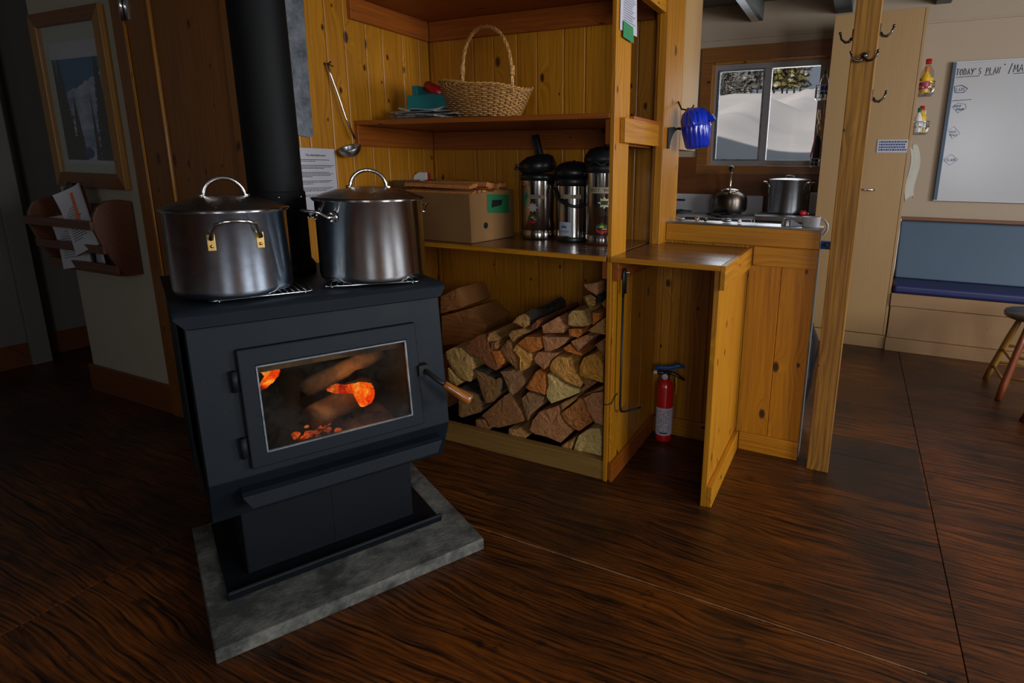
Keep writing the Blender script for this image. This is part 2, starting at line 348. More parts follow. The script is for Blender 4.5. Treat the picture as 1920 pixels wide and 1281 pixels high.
M['tree_green'] = m_tree('yellow_green_spruce', (.08, .075, .02), (.26, .23, .08))  # yellow-green needle colour
def m_news():
    t = NT('printed_newspaper'); o = t.obj(); f = t.noise(o, 25, 5, .7); l = t.noise(t.mapv(o, (12, 240, 12)), 1, 1)
    c = t.mix(t.ramp(f, [(.45, 0), (.6, 1)]), (.30, .28, .25), (.05, .05, .045)); t.set(Base_Color=t.mix(t.math('MULTIPLY', l, .5), c, (.08, .08, .08)), Roughness=.8); return t.m
M['news'] = m_news()
def m_stooltop():
    t = NT('worn_stool_seat'); o = t.obj(); n = t.noise(t.mapv(o, (30, 3, 3)), 1, 4); t.set(Base_Color=t.mix(n, (.06, .035, .022), (.13, .085, .06)), Roughness=.35, Coat_Weight=.3); return t.m
M['stooltop'] = m_stooltop()

# ------------------------------------------------------------------ geometry helpers
class G:
    """collects shapes into one mesh; each added box carries its own 'board' value"""
    def __init__(s, off=(0, 0, 0)):
        s.v = []; s.f = []; s.a = []; s.mi = []; s.off = Vector(off); s.cur = 0; s.sm = []
    def add(s, vs, fs, rnd=0.0, mi=0, smooth=False):
        n = len(s.v); s.v += [Vector(v)+s.off for v in vs]
        for f in fs: s.f.append([n+i for i in f]); s.a.append(rnd); s.mi.append(mi); s.sm.append(smooth)
        return s
    def box(s, x0, x1, y0, y1, z0, z1, rnd=None, mi=0):
        rnd = random.random() if rnd is None else rnd
        vs = [(x, y, z) for x in (x0, x1) for y in (y0, y1) for z in (z0, z1)]
        return s.add(vs, [(0, 1, 3, 2), (4, 6, 7, 5), (0, 4, 5, 1), (2, 3, 7, 6), (0, 2, 6, 4), (1, 5, 7, 3)], rnd, mi)
    def prism(s, poly, y0, y1, axis='y', rnd=None, mi=0):
        """poly in (x,z) extruded along y (or axis x: poly (y,z); axis z: poly (x,y))"""
        rnd = random.random() if rnd is None else rnd
        def P(a, b, h): return (a, h, b) if axis == 'y' else ((h, a, b) if axis == 'x' else (a, b, h))
        n = len(poly); vs = [P(a, b, y0) for a, b in poly]+[P(a, b, y1) for a, b in poly]
        fs = [tuple(range(n)), tuple(range(2*n-1, n-1, -1))]+[(i, (i+1) % n, n+(i+1) % n, n+i)[::-1] for i in range(n)]
        return s.add(vs, fs, rnd, mi)
    def ring(s, outer, inner, fn, t0, t1):
        """flat frame with a rectangular hole; fn(x, z, t) gives the point, t0/t1 = front and back"""
        def C4(r): return [(r[0], r[2]), (r[1], r[2]), (r[1], r[3]), (r[0], r[3])]
        vs = [fn(x, z, t) for t in (t0, t1) for r in (outer, inner) for x, z in C4(r)]
        fs = []
        for i in range(4):
            j = (i+1) % 4
            fs += [(i, j, 4+j, 4+i), (8+i, 12+i, 12+j, 8+j), (i, 8+i, 8+j, j), (4+i, 4+j, 12+j, 12+i)]
        return s.add(vs, fs, .5)
    def lathe(s, prof, c=(0, 0, 0), n=40, mi=0, rot=None, ang=2*PI, a0=0, squash=(1, 1)):
        vs = []; full = abs(ang-2*PI) < 1e-6; k = n if full else n+1
        for r, z in prof:
            for i in range(k):
                t = a0+ang*i/n; v = Vector((r*math.cos(t)*squash[0], r*math.sin(t)*squash[1], z))
                if rot: v = rot @ v
                vs.append(v+Vector(c))
        fs = []
        for j in range(len(prof)-1):
            for i in range(n):
                a, b = j*k+i, j*k+(i+1) % k
                fs.append((a, b, b+k, a+k))
        return s.add(vs, fs, random.random(), mi, True)
    def cyl(s, p, q, r, r2=None, n=16, mi=0, caps=True):
        return s.tube([p, q], r, r2, n, mi, caps)
    def tube(s, pts, r, r2=None, n=10, mi=0, caps=True, closed=False):
        pts = [Vector(p) for p in pts]; m_ = len(pts); vs = []
        prev = None
        for i, p in enumerate(pts):
            if closed: d = pts[(i+1) % m_]-pts[i-1]
            else: d = (pts[min(i+1, m_-1)]-pts[max(i-1, 0)])
            d.normalize()
            if prev is None:
                a = d.orthogonal().normalized()
            else:
                a = (prev - d*prev.dot(d)).normalized()
            prev = a; b = d.cross(a)
            rr = r[i] if isinstance(r, (list, tuple)) else (r if r2 is None else r+(r2-r)*i/(m_-1))
            for k in range(n):
                t = 2*PI*k/n; vs.append(p+a*math.cos(t)*rr+b*math.sin(t)*rr)
        fs = []
        for i in range(m_ if closed else m_-1):
            j = (i+1) % m_
            for k in range(n): fs.append((i*n+k, i*n+(k+1) % n, j*n+(k+1) % n, j*n+k))
        if caps and not closed: fs += [tuple(range(n))[::-1], tuple(range((m_-1)*n, m_*n))]
        return s.add(vs, fs, random.random(), mi, True)
    def sheet(s, fn, nu, nv, mi=0, smooth=True, thick=0):
        vs = [fn(i/nu, j/nv) for i in range(nu+1) for j in range(nv+1)]
        fs = [(i*(nv+1)+j, (i+1)*(nv+1)+j, (i+1)*(nv+1)+j+1, i*(nv+1)+j+1) for i in range(nu) for j in range(nv)]
        return s.add(vs, fs, 0, mi, smooth)
    def ball(s, c, r, n=16, mi=0, sq=(1, 1, 1)):
        prof = [(max(1e-4, math.sin(PI*i/10)), -math.cos(PI*i/10)) for i in range(11)]
        vs = []; 
        for q, z in prof:
            for i in range(n):
                t = 2*PI*i/n; vs.append((c[0]+r*sq[0]*q*math.cos(t), c[1]+r*sq[1]*q*math.sin(t), c[2]+r*sq[2]*z))
        fs = [(j*n+i, j*n+(i+1) % n, (j+1)*n+(i+1) % n, (j+1)*n+i) for j in range(10) for i in range(n)]
        return s.add(vs, fs, 0, mi, True)
    def done(s, name, mat, parent=None, bevel=0.0, seg=2, solid=0.0, label=None):
        me = bpy.data.meshes.new(name); me.from_pydata([tuple(v) for v in s.v], [], s.f)
        mats = mat if isinstance(mat, (list, tuple)) else [mat]
        for q in mats: me.materials.append(M[q] if isinstance(q, str) else q)
        me.polygons.foreach_set('material_index', s.mi); me.polygons.foreach_set('use_smooth', s.sm)
        at = me.attributes.new('board', 'FLOAT', 'FACE'); at.data.foreach_set('value', s.a)
        me.update()
        bm = bmesh.new(); bm.from_mesh(me); bmesh.ops.recalc_face_normals(bm, faces=bm.faces); bm.to_mesh(me); bm.free()
        o = bpy.data.objects.new(name, me); COL.objects.link(o)
        if parent: o.parent = parent
        if solid:
            q = o.modifiers.new('thickness', 'SOLIDIFY'); q.thickness = solid; q.offset = 0
        if bevel:
            q = o.modifiers.new('bevel', 'BEVEL'); q.width = bevel; q.segments = seg; q.limit_method = 'ANGLE'; q.angle_limit = .7
        if label: o['label'] = label
        return o
def tag(o, label, cat, group=None, kind=None):
    o['label'] = label; o['category'] = cat
    if group: o['group'] = group
    if kind: o['kind'] = kind
    return o
def thing(name, label, cat, loc=(0, 0, 0), rz=0.0, group=None):
    o = bpy.data.objects.new(name, None); COL.objects.link(o); o.location = loc; o.rotation_euler = (0, 0, rz)
    o.empty_display_size = .05
    return tag(o, label, cat, group)
def struct(o, label='part of the room', cat='wall'): return tag(o, label, cat, None, 'structure')
def dup(root, loc, rz=0.0, label=None):
    r = root.copy(); COL.objects.link(r); r.location = loc; r.rotation_euler = (0, 0, rz)
    if label: r['label'] = label
    for ch in list(root.children):
        c = ch.copy(); COL.objects.link(c); c.parent = r
        for g in ch.children:
            d = g.copy(); COL.objects.link(d); d.parent = c
    return r
def arc(c, r, a0, a1, n, ax='xz', ry=None):
    ry = ry or r; out = []
    for i in range(n+1):
        t = a0+(a1-a0)*i/n; p, q = r*math.cos(t), ry*math.sin(t)
        out.append((c[0]+p, c[1], c[2]+q) if ax == 'xz' else ((c[0], c[1]+p, c[2]+q) if ax == 'yz' else (c[0]+p, c[1]+q, c[2])))
    return out
def text(body, size, mat, parent, loc, rot, name='lettering', shear=0, extr=.0004):
    c = bpy.data.curves.new('tmp', 'FONT'); c.body = body; c.size = size; c.shear = shear; c.extrude = extr; c.align_x = 'CENTER'; c.align_y = 'CENTER'
    tmp = bpy.data.objects.new('tmp', c); COL.objects.link(tmp)
    bpy.context.view_layer.update()
    me = bpy.data.meshes.new_from_object(tmp.evaluated_get(bpy.context.evaluated_depsgraph_get()))
    bpy.data.objects.remove(tmp)
    me.materials.clear(); me.materials.append(M[mat])
    o = bpy.data.objects.new(name, me); COL.objects.link(o); o.parent = parent; o.location = loc; o.rotation_euler = rot
    return o

M['kindling'] = endgrain('kindling_wood', (.58, .22, .05), (.36, .11, .015))
M['log_split_face'] = wood('split_face', (.42, .165, .04), (.22, .075, .015), 'x', knot=0, rough=.8, coat=0, contrast=1.4)
M['wicker_shaded'] = plain('wicker_stake_shaded', (.09, .03, .006), .6)  # darker than the weave: shade in its gaps put into the stake colour
M['mat_board'] = plain('pale_green_mat_board', (.40, .42, .35), .8, var=.06, sc=60)
M['stove_base'] = plain('stove_base_shaded_paint', (.0028, .0042, .0062), .55, var=.2, spec=.22)  # stove paint made darker: shade under the body overhang put into the colour
M['sticker_board'] = plain('whiteboard_enamel', (.44, .42, .42), .25, var=.03, sc=3)

# ================================================================== THE ROOM
# floor: plywood sheets laid with narrow gaps
g = G()
xs = [-5.5, -2.043, .395, 2.83, 3.6]; ys = [-2.6, -.90, .32, 1.54, 2.76, 3.98, 5.4]
for i in range(len(xs)-1):
    for j in range(len(ys)-1): g.box(xs[i]+.0015, xs[i+1]-.0015, ys[j]+.0015, ys[j+1]-.0015, -.02, 0, rnd=(i*7+j*3) % 11/11)
g.box(-5.5, 3.6, -2.6, 5.4, -.06, -.012, rnd=.3)
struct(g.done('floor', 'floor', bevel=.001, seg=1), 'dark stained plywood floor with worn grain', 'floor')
struct(G().box(-5.6, 3.6, -2.6, 5.5, 2.62, 2.72).done('ceiling', 'ceil'), 'dull painted ceiling', 'ceiling')

# back wall of the kitchen and bench corner, with the window opening (x -1.22..-.32, z 1.335..2.17)
wy0, wy1 = 5.20, 5.36; WX0, WX1, WZ0, WZ1 = -1.225, -.315, 1.335, 2.175
g = G().box(-5.6, WX0, wy0, wy1, 0, 2.62).box(WX1, 3.6, wy0, wy1, 0, 2.62).box(WX0, WX1, wy0, wy1, 0, WZ0).box(WX0, WX1, wy0, wy1, WZ1, 2.62)
struct(g.done('wall_back', 'wall_tan'), 'tan painted back wall of kitchen and bench corner', 'wall')
g = G().box(-2.2, 3.6, wy0-.012, wy0, 2.352, 2.364)
struct(g.done('trim_1', 'wall_tan'), 'thin batten line near the top of the back wall', 'trim')
# right wall with window openings
g = G(); X0, X1 = 3.30, 3.45
segs = [(-2.3, -.25), (.95, 1.9), (3.3, 5.36)]
for a, b in segs: g.box(X0, X1, a, b, 0, 2.62)
for a, b in ((-.25, .95), (1.9, 3.3)): g.box(X0, X1, a, b, 0, .95).box(X0, X1, a, b, 2.3, 2.62)
struct(g.done('wall_right', 'wall_tan'), 'right wall with two daylight windows', 'wall')
g = G(); Y0, Y1 = -2.45, -2.30
for a, b in ((-5.6, -.9), (-.1, 1.0), (2.2, 3.45)): g.box(a, b, Y0, Y1, 0, 2.62)
for a, b in ((-.9, -.1), (1.0, 2.2)): g.box(a, b, Y0, Y1, 0, .95).box(a, b, Y0, Y1, 2.3, 2.62)
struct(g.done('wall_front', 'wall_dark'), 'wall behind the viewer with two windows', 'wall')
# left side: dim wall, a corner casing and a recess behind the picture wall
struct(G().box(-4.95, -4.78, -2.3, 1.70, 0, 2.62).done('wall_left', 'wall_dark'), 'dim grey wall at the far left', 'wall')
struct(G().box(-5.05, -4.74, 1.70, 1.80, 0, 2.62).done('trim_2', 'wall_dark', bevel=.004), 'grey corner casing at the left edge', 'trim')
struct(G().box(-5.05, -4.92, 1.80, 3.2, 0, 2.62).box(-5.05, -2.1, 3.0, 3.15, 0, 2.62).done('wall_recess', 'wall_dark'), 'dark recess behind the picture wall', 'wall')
struct(G().box(-4.78, -4.765, -2.3, 1.70, 0, .15).done('baseboard_left', 'trim_x', bevel=.003), 'brown baseboard on the far left wall', 'baseboard')
struct(G().box(-4.92, -4.905, 1.80, 3.0, 0, .15).box(-4.9, -3.9, 2.985, 3.0, 0, .15).done('baseboard_recess', 'trim_x', bevel=.003), 'brown baseboard in the dark recess', 'baseboard')
# picture wall
struct(G().box(-3.905, -3.06, 1.66, 1.78, 0, 2.62).done('wall_picture', 'wall'), 'cream wall with the framed picture', 'wall')
struct(G().box(-3.93, -3.139, 1.643, 1.66, 0, .158).done('baseboard_picture', 'trim_x', bevel=.003), 'dark brown baseboard under the picture wall', 'baseboard')
struct(G().box(-3.139, -3.052, 1.636, 1.66, 0, 2.62).done('trim_3', 'door_z', bevel=.003), 'wood casing board beside the picture wall', 'trim')
# tall wooden door next to the casing: stile with bead, boards, hinge
d = G(); 
d.box(-3.046, -2.862, 1.645, 1.685, .01, 2.60).box(-2.858, -2.40, 1.655, 1.685, .01, 2.60).box(-2.396, -2.19, 1.645, 1.685, .01, 2.60)
door = struct(d.done('door_1', 'door_z', bevel=.004), 'knotty cedar door beside the stove pipe', 'door')
G().cyl((-3.049, 1.634, 1.915), (-3.049, 1.634, 2.06), .007).box(-3.047, -3.01, 1.642, 1.6455, 1.92, 2.055).done('hinge', 'chrome', door)
g = G().tube([(-2.868, 1.646, .02), (-2.868, 1.646, 2.6)], .006, n=8).tube([(-3.049, 1.642, .02), (-3.049, 1.642, 1.90)], .004, n=8)
g.done('bead_molding', 'pine_z', door)
struct(G().box(-2.188, -2.13, 1.64, 1.70, 0, 2.62).box(-3.14, -2.16, 1.70, 1.78, 0, 2.62).done('trim_4', 'door_z', bevel=.002), 'corner board where door wall meets the alcove', 'trim')

# alcove walls of upright tongue and groove boards
ye = [1.645, 1.745, 1.80, 1.926, 2.028, 2.153, 2.257, 2.395, 2.516, 2.60]
g = G()
for a, b in zip(ye, ye[1:]): g.box(-2.15, -2.13, a+.0008, b-.0008, 0, 2.62)
g.box(-2.17, -2.148, 1.70, 2.62, 0, 2.62)
struct(g.done('wall_alcove_side', 'pine_z', bevel=.0055, seg=2), 'knotty pine board wall beside the stove pipe', 'wall')
xe = [-2.13, -2.108, -1.989, -1.847, -1.726, -1.587, -1.475, -1.329, -1.216, -1.077, -.952, -.842, -.83]
g = G()
for a, b in zip(xe, xe[1:]): g.box(a+.0008, b-.0008, 2.60, 2.62, 0, 2.62)
g.box(-2.17, -.835, 2.619, 2.64, 0, 2.62)
struct(g.done('wall_alcove_back', 'pine_z', bevel=.0055, seg=2), 'knotty pine board wall behind the shelves', 'wall')
# right jamb of the alcove (edge board + post face + deep side towards the kitchen)
g = G().box(-.828, -.791, 2.505, 2.76, .96, 2.62).box(-.842, -.828, 2.515, 2.62, .96, 2.62)
struct(g.done('trim_5', 'pine_z', bevel=.003), 'pine post at the edge of the kitchen opening', 'trim')
# half wall under the kitchen opening
g = G()
for a, b in ((-.832, -.80), (-.80, -.755), (-.755, -.71), (-.71, -.572), (-.572, -.43), (-.43, -.408), (-.408, -.265), (-.265, -.125)): g.box(a+.0006, b-.0006, 2.615, 2.635, 0, .975)
g.box(-.832, -.13, 2.634, 2.74, 0, 1.045)
struct(g.done('wall_half', 'pine_z', bevel=.003), 'low pine board wall below the kitchen opening', 'wall')
struct(G().box(-.79, -.122, 2.600, 2.636, .973, 1.052).done('trim_6', 'pine_x', bevel=.003), 'pine cap board along the top of the low wall', 'trim')
struct(G().box(-.389, -.122, 2.606, 2.62, .885, .9715).done('trim_7', 'pine_x', bevel=.003), 'pine band board under the cap of the low wall', 'trim')
struct(G().box(-.389, -.124, 2.600, 2.616, 0, .088).box(-.813, -.434, 2.600, 2.616, 0, .090).done('baseboard_half', 'pine_x', bevel=.003), 'pine baseboard of the low wall', 'baseboard')
g = G().box(-.1245, -.1215, 2.637, 2.742, 0, 1.05)
struct(g.done('trim_8', 'beam', bevel=.001), 'pale metal edge strip on the end of the low wall', 'trim')
g = G().box(-.79, -.115, 2.598, 2.76, 1.052, 1.060)
tag(g.done('bar_ledge', 'steel', bevel=.002), 'narrow stainless ledge on top of the low wall', 'ledge')

# roof and eave added above the cabin, out of view, to shade the snow
struct(G().prism([(-3.0, 2.75), (6.1, 3.55), (6.1, 3.65), (-3.0, 2.85)], -6.2, 4.2, axis='x').done('shade_roof', 'beam'), 'roof and eave, unseen, added above the cabin to shade the snow', 'shade_roof')
# ceiling beams
for i, (a, b, mt, lab) in enumerate(((-.929, -.84, ('beam', 'foil'), 'grey ceiling beam with foil-wrapped underside above the kitchen window'),
                                     (-.30, -.18, ('beam', 'beam'), 'grey ceiling beam just left of the wooden post top'),
                                     (.362, .462, ('beam', 'beam'), 'grey ceiling beam above the tall cupboard edge, rightmost'))):
    g = G().box(a, b, 2.85, 5.195, 2.478, 2.619)
    if i == 0: g.box(a-.002, b-.03, 4.2, 5.19, 2.474, 2.4775, mi=1)
    tag(g.done('ceiling_beam', list(mt), bevel=.003), lab, 'beam', 'ceiling beams')

# rough post
g = G().box(-.079, .010, 2.545, 2.636, 0, 2.619)
tag(g.done('wooden_post', 'post', bevel=.004), 'rough sawn square wooden post standing between stove room and kitchen', 'post')
def coat_hook(loc, sides, label, rz=0):
    t = thing('coat_hook', label, 'hook', loc, rz, 'coat hooks on the wooden post')
    g = G().ball((0, -.004, 0), .011, sq=(1, .5, 1)).cyl((0, 0, 0), (0, -.022, -.006), .006)
    g.done('back_plate', 'darkchrome', t)
    for s_ in sides:
        pts = [(0, -.018, -.012), (s_*.014, -.020, -.022), (s_*.03, -.022, -.020), (s_*.042, -.024, -.006), (s_*.046, -.024, .008)]
        G().tube(pts, [.0055, .005, .0045, .004, .0035]).ball((s_*.046, -.024, .010), .0055).done('prong', 'darkchrome', t)
    return t
coat_hook((-.033, 2.545, 1.722), (-1, 1), 'double-pronged hook on the front face of the wooden post')
coat_hook((-.033, 2.545, 1.945), (-1, 1), 'double-pronged hook cut off by the top edge, on the post front')
def side_hook(x, s_, z, y, label):
    t = thing('coat_hook', label, 'hook', (x, y, z), 0, 'coat hooks on the wooden post')
    G().box(min(0, s_*.004), max(0, s_*.004), -.012, .012, -.018, .022).done('back_plate', 'darkchrome', t, bevel=.001)
    pts = [(s_*.003, 0, -.008), (s_*.012, 0, -.020), (s_*.026, 0, -.022), (s_*.040, 0, -.010), (s_*.046, 0, .010)]
    G().tube(pts, [.006, .0055, .005, .004, .0035]).ball((s_*.0465, 0, .012), .006).done('prong', 'darkchrome', t)
side_hook(-.079, -1, 1.800, 2.575, 'curved hook on the left side of the wooden post, near its top')
side_hook(.010, 1, 1.812, 2.575, 'curved hook on the right side of the wooden post, the upper one')
side_hook(.010, 1, 1.580, 2.575, 'curved hook on the right side of the wooden post, the lower one')

# ---------------------------------------------------------------- wood storage cabinet
t = thing('wood_storage_cabinet', 'open pine cabinet holding the firewood under the shelf', 'cabinet', (-1.49, 2.32, 0))
O_ = (1.49, -2.32, 0)
G(O_).box(-.853, -.8355, 2.047, 2.60, 0, 2.0*0+.9445).box(-.853, -.8355, 2.047, 2.20, .9445, 2.615).done('side_panel', 'pine_z', t, bevel=.0015)
g = G(O_)
for a, b in ((2.060, 2.155), (2.155, 2.26), (2.26, 2.41), (2.41, 2.60)): g.box(-.8355, -.826, a+.0006, b-.0006, .0, .943)
g.done('side_boarding', 'pine_z', t, bevel=.003)
G(O_).box(-.8255, -.812, 2.050, 2.600, 0, .088).done('kick_board', 'red_y', t, bevel=.002)
G(O_).box(-2.125, -.8535, 2.052, 2.090, 0, .088).done('front_board', 'kerb', t, bevel=.003)
G(O_).box(-.8255, -.806, 2.052, 2.55, .868, .9425).done('cleat', 'red_y', t, bevel=.002)
G(O_).box(-.877, -.8535, 2.056, 2.55, .872, .9425).done('cleat', 'red_y', t, bevel=.002)
g = G()
for k in range(5): g.box(-2.128, -.8545, 2.040+k*.111, 2.040+(k+1)*.111-.001, .9445, .9645)
wt = tag(g.done('worktop', 'counter', bevel=.0015), 'long worn wooden counter above the firewood, carrying box and airpots', 'worktop')
G().box(-2.128, -.8545, 2.033, 2.0395, .9448, .9642).done('front_edge', 'pine_x', wt, bevel=.001)
g = G()
for k in range(5): g.box(-.8345, -.412, 2.040+k*.112, 2.040+(k+1)*.112-.0015, .9445, .9645)
nk = tag(g.done('worktop', 'counter', bevel=.0015), 'short wooden counter right of the tall panel, with grooved boards', 'worktop')
G().box(-.8345, -.412, 2.033, 2.0395, .9448, .9642).done('front_edge', 'pine_x', nk, bevel=.001)
G().box(-.4115, -.3925, 2.033, 2.600, .876, .9645).done('edge_board', 'pine_y', nk, bevel=.002)
t = thing('counter_support', 'upright pine panel carrying the right end of the short counter', 'panel', (-.42, 2.3, 0))
G((.42, -2.3, 0)).box(-.434, -.4125, 2.047, 2.60, 0, .9435).done('panel', 'pine_z', t, bevel=.002)
G((.42, -2.3, 0)).box(-.412, -.391, 2.05, 2.60, 0, .09).done('kick_board', 'pine_y', t, bevel=.003)
# middle shelf
t = thing('wall_shelf', 'middle reddish pine shelf holding wicker basket and papers', 'shelf', (-1.49, 2.32, 1.4))
O_ = (1.49, -2.32, -1.4)
G(O_).box(-2.128, -.8545, 2.045, 2.598, 1.4775, 1.4975).box(-.8545, -.816, 2.205, 2.598, 1.4775, 1.4975).done('board', 'red_x', t, bevel=.002)
G(O_).box(-2.129, -2.108, 2.047, 2.575, 1.386, 1.477).done('cleat', 'red_y', t, bevel=.002)
G(O_).box(-2.107, -.877, 2.576, 2.599, 1.386, 1.477).done('cleat', 'red_x', t, bevel=.002)
G(O_).box(-.877, -.854, 2.060, 2.575, 1.386, 1.477).done('cleat', 'red_y', t, bevel=.002)
G(O_).box(-.8345, -.812, 2.100, 2.504, 1.393, 1.4845).done('outer_cleat', 'pine_y', t, bevel=.002)
# upper shelf
t = thing('wall_shelf', 'uppermost dark pine shelf, only its underside and cleats in view', 'shelf', (-1.49, 2.32, 1.93))
O_ = (1.49, -2.32, -1.93)
G(O_).box(-2.128, -.8545, 2.045, 2.598, 2.0265, 2.0465).box(-.8545, -.800, 2.205, 2.503, 2.0265, 2.0465).done('board', 'red_x', t, bevel=.002)
G(O_).box(-2.129, -2.108, 2.055, 2.575, 1.932, 2.026).done('cleat', 'red_y', t, bevel=.002)
G(O_).box(-2.107, -.877, 2.576, 2.599, 1.932, 2.026).done('cleat', 'red_x', t, bevel=.002)
G(O_).box(-.8345, -.800, 2.205, 2.502, 1.932, 2.026).done('outer_cleat', 'pine_y', t, bevel=.002)
G(O_).box(-.820, -.56, 2.10, 2.16, 1.915, 1.96*1.0+.03).done('outer_cleat', 'red_x', t, bevel=.002) if False else None

# ---------------------------------------------------------------- window
wn_ = struct(G().box(WX0-.10, WX0, 5.178, 5.20, 1.335, 2.175).box(WX1, WX1+.075, 5.178, 5.20, 1.335, 2.175).box(WX0-.10, WX1+.04, 5.176, 5.20, 2.175, 2.297).done('window_1', 'casing', bevel=.003), 'kitchen window with wood casing looking onto snow', 'window')
G().box(WX0-.10, WX1+.075, 5.17, 5.20, 1.262, 1.330).done('apron', 'casing', wn_, bevel=.003)
G().box(WX0, WX0+.012, 5.20, 5.30, WZ0, WZ1).box(WX0, WX1, 5.20, 5.30, WZ1-.012, WZ1).box(WX1-.012, WX1, 5.20, 5.30, WZ0, WZ1).done('jamb', 'pine_z', wn_)
g = G(); a0, a1, b0, b1 = WX0+.012, WX1-.012, WZ0, WZ1-.012
g.ring((a0, a1, b0, b1), (a0+.035, a1-.045, b0+.042, b1-.048), lambda x, z, t: (x, t, z), 5.225, 5.275); g.box(-.80, -.742, 5.2245, 5.2755, b0+.0421, b1-.0481)
g.done('window_frame', 'vinyl', wn_, bevel=.003)
g = G(); g.ring((a0+.033, -.794, b0+.038, b1-.045), (a0+.047, -.810, b0+.050, b1-.058), lambda x, z, t: (x, t, z), 5.215, 5.245)
g.done('sash', 'galv', wn_, bevel=.002)
G().box(a0+.04, -.80, 5.248, 5.252, b0+.04, b1-.045).done('pane', 'glass', wn_)
G().box(-.745, a1-.04, 5.256, 5.260, b0+.04, b1-.045).done('pane', 'glass', wn_)
for i, (pts) in enumerate((((3.36, 3.39), (-.25, .95)), ((3.36, 3.39), (1.9, 3.3)))):
    (x0, x1), (ya, yb) = pts; ym = (ya+yb)/2; g = G()
    for p, q, r_, s_ in ((ya, ya+.05, .95, 2.3), (yb-.05, yb, .95, 2.3), (ya, yb, .95, 1.0), (ya, yb, 2.25, 2.3), (ym-.03, ym+.03, .95, 2.3)): g.box(x0, x1, p, q, r_, s_)
    struct(g.done('window_%d' % (i+2), 'vinyl', bevel=.003), 'daylight window in the right wall', 'window')
for i, (xa, xb) in enumerate(((-.9, -.1), (1.0, 2.2))):
    xm = (xa+xb)/2; g = G()
    for p, q, r_, s_ in ((xa, xa+.05, .95, 2.3), (xb-.05, xb, .95, 2.3), (xa, xb, .95, 1.0), (xa, xb, 2.25, 2.3), (xm-.03, xm+.03, .95, 2.3)): g.box(p, q, -2.39, -2.36, r_, s_)
    struct(g.done('window_%d' % (i+4), 'vinyl', bevel=.003), 'daylight window behind the viewer', 'window')

# ---------------------------------------------------------------- outdoors
def snow_h(x, y):
    d = y-5.4
    k = min(1, max(0, (d-.6)/4.0)); h = -.2+1.86*k*k*(3-2*k)
    h += .42*math.exp(-((x+2.3)/.75)**2)*min(1, d/3)          # drift climbing at the left
    if d > 4.6: h += (d-4.6)*.135+.55*noise.noise((x*.10, y*.10, 2.2))*min(1, (d-4.6)/6)+.25*noise.noise((x*.35, y*.3, 8.2))*min(1, (d-4.6)/4)
    h += .06*noise.noise((x*1.1, y*1.1, .3))+.02*noise.noise((x*4, y*4, 5))
    return h
g = G(); N1, N2 = 70, 110
def sn(u, v):
    y = 5.45+ (v**1.9)*52; x = -1.3*(y/6)*1.0+(u-.5)*(7+ (y-5)*1.25); return (x, y, snow_h(x, y))
g.sheet(sn, N1, N2)
tag(g.done('snowfield', 'snow'), 'snow bank and white slope outside the kitchen window', 'snow', kind='stuff')
def tree(x, y, h, r, mat, label, grp):
    g = G(); z0 = snow_h(x, y)+.02; rows = 13
    for j in range(rows):
        f = j/rows; rr = r*(1-f)**.85+.05; z = z0+h*(.11+.89*f)
        n = 11; vs = [(x, y, z+h*.13)]
        for k in range(n*2):
            q = rr*(1 if k % 2 else .6)*random.uniform(.75, 1.2); a = PI*k/n+random.random()*.3
            vs.append((x+q*math.cos(a), y+q*math.sin(a), z-random.uniform(0, h*.05)))
        g.add(vs, [(0, 1+k, 1+(k+1) % (2*n)) for k in range(2*n)])
    g.cyl((x, y, z0), (x, y, z0+h*.9), r*.09, r*.02, n=6)
    return tag(g.done('spruce_tree', mat), label, 'tree', grp)
for i in range(13):
    tree(-13.2+i*.42+random.uniform(-.15, .15), 44+random.uniform(-1, 2), random.uniform(2.0, 2.9), .75, 'tree_grey', 'frosted grey spruce on the slope seen through the left pane', 'grey trees through the left pane')
for i in range(9):
    tree(-6.6+i*.36+random.uniform(-.1, .1), 37+random.uniform(-1, 1.5), random.uniform(3.8, 5.0), .62, 'tree_green' if 2 < i < 8 else 'tree_grey', 'tall spruce on the slope seen through the right pane', 'tall trees through the right pane')
tree(-8.0, 37, 2.4, .38, 'tree_grey', 'small lone spruce left of the tall trees in the right pane', None)
tree(-7.7, 35, .8, .3, 'tree_grey', 'tiny spruce at the foot of the slope in the right pane', None)

# ================================================================== THE STOVE  (local x along its front, y to its back)
SX, SY, SA = -1.5237, 1.239, math.radians(63.0)
OFF = (-.39, -.33, 0)
hs = G(OFF)
def hearth_mesh():
    g = G(OFF); nx, ny = 40, 34
    def edge(u, v):
        return (u*.797, v*.666)
    top = lambda u, v: (*edge(u, v), .043+.0012*noise.noise((u*30, v*30, 0)))
    g.sheet(top, nx, ny, smooth=False)
    for fn in (lambda u, v: (u*.797, -.001*0, v*.043), lambda u, v: (u*.797, .666, v*.043), lambda u, v: (0, u*.666, v*.043), lambda u, v: (.797, u*.666, v*.043)):
        g.sheet(lambda u, v, fn=fn: tuple(Vector(fn(u, v))+Vector((0, 0, 0))), 30, 3, smooth=False)
    return g
h = G(OFF).box(0, .797, 0, .666, 0, .0425, rnd=.2).done('hearth_slab', 'hearth', bevel=.004)
h.location = (SX, SY, 0); h.rotation_euler = (0, 0, SA)
tag(h, 'grey stone hearth slab lying on the floor under the stove', 'hearth')

st = thing('wood_stove', 'black steel wood stove with fire behind its glass door', 'stove', (SX, SY, .043), SA)
S = (-.39, -.33, -.043)
ZB, DB, ZT, DT = .475, .068, .885, .112          # front face: bend height/depth and top height/depth
def fd(z): return DB+(z-ZB)*(DT-DB)/(ZT-ZB)
L0, L1 = .042, .718
